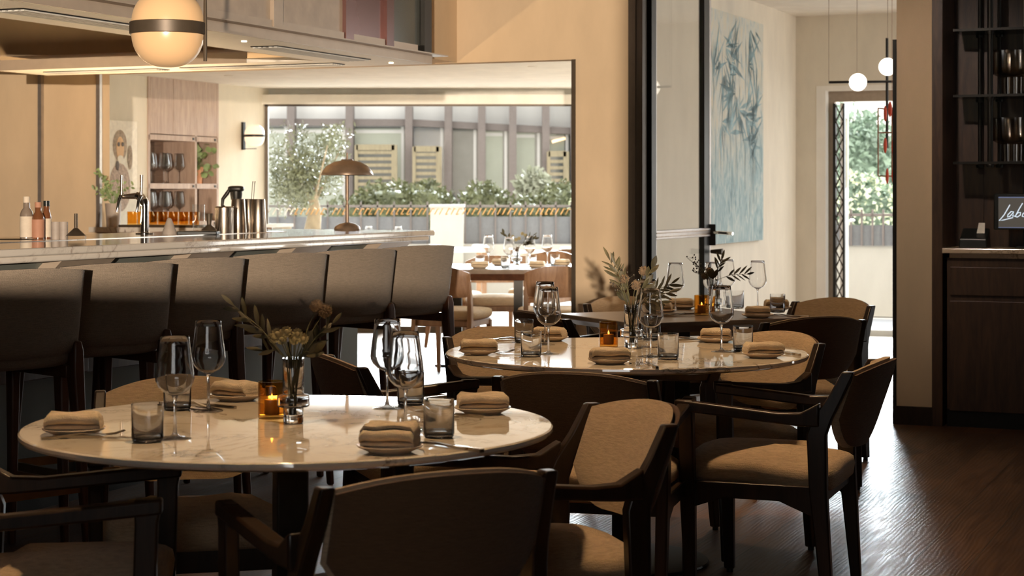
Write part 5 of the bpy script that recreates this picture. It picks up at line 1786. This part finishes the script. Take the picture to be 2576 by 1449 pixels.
# on the sill behind the bar
SZ = 1.085
lv = random.Random(31)
pp = thing('potted_plant', 'leafy green plant in a grey pot on the sill at left of the picture', 'plant', wal(0.02, T3_ + 0.10, SZ))
MB().lathe([(0, 0), (0.045, 0), (0.055, 0.16), (0.05, 0.16), (0.045, 0.14), (0, 0.14)], 28).build('pot', 'grey_ceramic', pp)
m = MB()
for k in range(12):
    a = lv.uniform(0, 6.28)
    b = lv.uniform(0.06, 0.2)
    tip = Vector((math.cos(a) * b, math.sin(a) * b * 0.5, lv.uniform(0.24, 0.42)))
    m.tube([(0, 0, 0.14), tip * 0.6 + Vector((0, 0, 0.09)), tip], [0.003, 0.002, 0.001], 5)
    for j in range(7):
        q = Vector((0, 0, 0.16)).lerp(tip, 0.3 + j * 0.11)
        leafm(m, q, Vector((lv.gauss(0, 1), lv.gauss(0, .6), lv.gauss(0.4, .6))), 0.035, 0.016, lv)
m.build('foliage', 'plant_green', pp, smooth=70)
ty = tag(MB().box((0, 0, 0.008), (0.62, 0.16, 0.016)).build('serving_tray', 'bronze_frame', loc=wal(0.0, T3_ + 0.52, SZ), rz=ROOM, bevel=0.004), 'dark tray of amber glasses on the sill behind the beer tap', 'tray')
for k in range(7):
    q = wal(0.0, T3_ + 0.27 + 0.082 * k, SZ + 0.0165)
    o = MB().lathe([(0, 0), (0.034, 0), (0.035, 0.088), (0.033, 0.088), (0.0325, 0.008), (0, 0.007)], 28).build('amber_tumbler', 'amber_glass', loc=q)
    tag(o, 'amber glass tumbler in the row on the tray behind the beer tap', 'tumbler', 'amber tumblers on the sill tray')

# on the cabinet shelves
for row, z, h, n, lab in ((0, 1.03 + 0.3675, 1.1, 5, 'upper'), (1, 1.03 + 0.0375, 1.0, 5, 'lower')):
    for k in range(n):
        q = kwal(-1.95 + 0.14 + 0.115 * k, -0.08 - 0.05 * (k % 2), z)
        o = wine(q, 0, ('wine glass on the %s shelf of the pale oak cabinet, ' % lab) + ('first', 'second', 'third', 'fourth', 'last')[k] + ' from the left', 'wine glasses in the cabinet')
        o.scale = (1.12, 1.12, 1.12)
sp_ = thing('trailing_plant', 'round leaved green plant in an orange pot on the cabinet shelf', 'plant', kwal(-1.02, -0.11, 1.03 + 0.3675))
MB().lathe([(0, 0), (0.05, 0), (0.062, 0.15), (0.057, 0.15), (0.05, 0.13), (0, 0.13)], 28).build('pot', 'terracotta', sp_)
m = MB()
for k in range(34):
    a = lv.uniform(0, 6.28)
    b = lv.uniform(0.03, 0.15)
    c = Vector((math.cos(a) * b * 0.9 + 0.03, math.sin(a) * b, 0.17 + lv.uniform(-0.10, 0.19)))
    m.tube([(0, 0, 0.13), c * 0.5 + Vector((0, 0, 0.12)), c], 0.0015, 4)
    leafm(m, c, Vector((lv.gauss(0.3, 1), lv.gauss(0, 1), lv.gauss(-0.1, .5))), 0.07, 0.055, lv, 0.15)
m.build('foliage', 'plant_green', sp_, smooth=70)

# ================================================================ dark cabinet at the right
rc = thing('display_cabinet', 'tall dark wood display cabinet with glass shelves at the right edge', 'cabinet', wal(0, 0.2, 0), ROOM)
# local x runs along the wall, y goes back into it
CWD = 2.6
MB().box((0.03, 0.235, 1.5), (0.06, 0.49, 3.0)).build('side_panel', 'cabinet_wood', rc, smooth=0, bevel=0.003)
MB().box((0.14, 0.46, 2.0), (0.16, 0.03, 2.0)).build('side_return', 'cabinet_wood', rc, smooth=0)
MB().box((0.33, 0.47, 2.0), (0.22, 0.02, 2.0)).build('back_board', 'cabinet_wood', rc, smooth=0)


def cabx(px, y):
    """distance along the cabinet of the point seen at a column, y behind the front"""
    r_ = (px - HX) / F
    o = WO + U * y
    t = (r_ * o.y - o.x) / (V.x - r_ * V.y)
    return t - 0.2


PX0 = cabx(2446, 0.47)
MB().box(((PX0 + 2.55) / 2, 0.475, 1.45), (2.55 - PX0, 0.012, 0.9)).build('mirror', 'dark_mirror', rc, smooth=0)
MB().box(((PX0 + 2.55) / 2, 0.475, 2.44), (2.55 - PX0, 0.012, 1.06)).build('upper_panel', 'pale_stone_panel', rc, smooth=0)
MB().box((1.33, 0.24, 0.475), (2.5, 0.44, 0.95)).build('base_unit', 'cabinet_wood', rc, smooth=0)
for k in range(3):
    x0 = 0.09 + 0.86 * k
    d_ = MB().box((x0 + 0.42, 0.012, 0.40), (0.83, 0.02, 0.62)).build('door', 'cabinet_wood', rc, smooth=0, bevel=0.003)
MB().box((1.35, 0.015, 0.82), (2.5, 0.02, 0.16)).build('drawer_rail', 'cabinet_wood', rc, smooth=0, bevel=0.003)
MB().box((1.33, 0.02, 0.05), (2.5, 0.01, 0.10)).build('kick_board', 'black_steel', rc, smooth=0)
MB().box((1.345, 0.205, 0.991), (2.57, 0.47, 0.028)).build('counter', 'veined_marble', rc, smooth=0, bevel=0.004)
MB().box((1.345, 0.225, 0.963), (2.5, 0.43, 0.025)).build('counter_edge', 'veined_marble', rc, smooth=0)
for z in (2.243, 1.868, 1.487):
    MB().box((1.345, 0.30, z), (2.5, 0.32, 0.010)).build('glass_shelf', 'dark_glass', rc, smooth=0)
    MB().box((1.345, 0.137, z), (2.5, 0.008, 0.014)).build('shelf_edge', 'black_steel', rc, smooth=0)
for x, y in ((cabx(2465, 0.40), 0.40), (cabx(2491, 0.15), 0.15), (cabx(2514, 0.40), 0.40)):
    po = MB().tube([(x, y, 1.46), (x, y, 3.0)], 0.016 if y < 0.2 else 0.011, 12).build('post', 'black_steel', rc)
    for z in (2.23, 1.855, 1.474):
        MB().lathe([(0.021, -0.012), (0.024, 0.0), (0.021, 0.006)], 14, (x, y, z)).build('shelf_collar', 'black_steel', po)
MB().bar((0.13, 0.452, 1.0), (0.13, 0.452, 3.0), 0.006, 0.006).bar((0.19, 0.452, 1.4), (0.19, 0.452, 3.0), 0.004, 0.004).build('brass_inlay', 'antique_brass', rc, smooth=0)


def incab(x, y, z):
    p = wal(y, 0.2 + x, 0)
    return Vector((p.x, p.y, z))


def ribbed(name, prof, loc, label, cat, group=None, ribs=16, depth=0.05):
    m = MB()
    rings = []
    n = ribs * 3
    for r, z in prof:
        rings.append([(r * (1 + depth * math.cos(ribs * 2 * PI * k / n)) * math.cos(2 * PI * k / n), r * (1 + depth * math.cos(ribs * 2 * PI * k / n)) * math.sin(2 * PI * k / n), z) for k in range(n)])
    m.loft(rings)
    return tag(m.build(name, 'cut_glass', loc=loc, smooth=60), label, cat, group)


TUM = [(0.0, 0), (0.060, 0), (0.062, 0.10), (0.059, 0.10), (0.056, 0.01), (0, 0.009)]
BOW = [(0.0, 0), (0.07, 0.002), (0.105, 0.02), (0.118, 0.055), (0.122, 0.15), (0.119, 0.15), (0.113, 0.057), (0.10, 0.024), (0, 0.008)]
for z, nm in ((1.874, 'upper'), (1.493, 'middle')):
    for k in range(1):
        x = cabx(2548, 0.28)
        ribbed('ribbed_tumbler', TUM, incab(x, 0.28, z), 'ribbed glass under a bowl on the %s glass shelf of dark cabinet' % nm, 'glass', 'ribbed glasses in the dark cabinet')
        ribbed('crystal_bowl', BOW, incab(x, 0.28, z + 0.1005), 'cut glass bowl atop a glass on the %s shelf of dark cabinet' % nm, 'bowl', 'crystal bowls in the dark cabinet')
# till screen
x0 = cabx(2500, 0.16)
ts = thing('till_screen', 'black touch screen till with white handwritten word on the dark counter', 'screen', incab(x0 + 0.2, 0.16, 1.0055), ROOM)
YS = incab(x0, 0.16, 0).y
def sz(py):
    return CZ - (py - HY) * YS / F - 1.0055
def sx(px):
    return cabx(px, 0.145) - (x0 + 0.2)
zt_, zb_ = sz(487), sz(578)
MB().box((0, 0.012, (zt_ + zb_) / 2), (0.40, 0.03, zt_ - zb_)).build('housing', 'black_plastic', ts, bevel=0.006)
d_x0 = sx(2511)
sn = MB().box(((d_x0 + 0.185) / 2, -0.0042, (sz(496) + sz(573)) / 2), (0.185 - d_x0, 0.002, sz(496) - sz(573))).build('display', 'screen', ts, smooth=0)
MB().box(((d_x0 + 0.185) / 2, -0.0056, sz(496.5)), (0.185 - d_x0, 0.001, 0.006)).box(((d_x0 + 0.185) / 2, -0.0056, sz(572)), (0.185 - d_x0, 0.001, 0.004)).build('status_bar', 'screen_bar', sn, smooth=0)
tx = MB()
STR = [[(2540, 515), (2535, 524), (2525, 541), (2513, 555), (2525, 553), (2548, 547)],
       [(2550, 533), (2543, 532), (2535, 540), (2534, 546), (2540, 544), (2550, 533), (2547, 544), (2552, 543)],
       [(2572, 511), (2563, 526), (2553, 545), (2560, 535), (2567, 534), (2566, 541), (2558, 546), (2554, 544)],
       [(2580, 533), (2573, 537), (2571, 544), (2577, 545), (2585, 537), (2580, 533)]]
for s_ in STR:
    tx.tube([(sx(a), -0.0062, sz(b)) for a, b in s_], 0.0030, 6)
tx.build('lettering', 'screen_text', sn)
MB().box((0.03, 0.05, zb_ / 2 + 0.004), (0.10, 0.06, zb_ + 0.03)).box((0.03, 0.04, 0.004), (0.22, 0.16, 0.008)).build('stand', 'black_plastic', ts, bevel=0.004)
cmx = cabx(2452, 0.2)
ct = thing('card_terminal', 'small black card printer with a paper slip beside the till screen', 'card machine', incab(cmx, 0.2, 1.0055), ROOM)
MB().loft([[(-0.08, -0.07, 0), (0.08, -0.07, 0), (0.08, 0.07, 0), (-0.08, 0.07, 0)], [(-0.075, -0.065, 0.05), (0.075, -0.065, 0.05), (0.075, 0.065, 0.11), (-0.075, 0.065, 0.11)]]).build('body', 'black_plastic', ct, smooth=0, bevel=0.006)
MB().loft([[(0.01, 0.0, 0.075), (0.055, 0.0, 0.075), (0.055, 0.003, 0.075), (0.01, 0.003, 0.075)], [(0.02, 0.02, 0.14), (0.055, 0.02, 0.14), (0.055, 0.023, 0.14), (0.02, 0.023, 0.14)]]).build('paper_slip', 'canvas', ct, smooth=0)

# ---------------------------------------------------------------- lettering on the window pane (mirrored from inside)
lt1, lt2 = MB(), MB()
rn = random.Random(5)
px = 672
while px < 1440:
    k = 17.195 / F
    wv = rn.uniform(7, 12)
    if rn.random() < 0.12:
        px += 14
        continue
    m = lt2 if px > 740 else lt1
    h = 16
    x, z = (px - HX) * k, CZ - (540 - HY) * k
    m.bar((x, 17.19, z), (x + 9 * k, 17.19, z + h * k), 0.004, 0.010)
    if rn.random() < 0.6:
        m.bar((x + 9 * k, 17.19, z + h * k), (x + (9 + wv * 0.6) * k, 17.19, z + (h - 3) * k), 0.004, 0.008)
    if rn.random() < 0.4:
        m.bar((x, 17.19, z), (x + wv * 0.7 * k, 17.19, z + 2 * k), 0.004, 0.008)
    px += wv + 4
lt1.build('window_lettering', 'white_letters', win, smooth=0)
lt2.build('window_lettering', 'gold_letters', win, smooth=0)
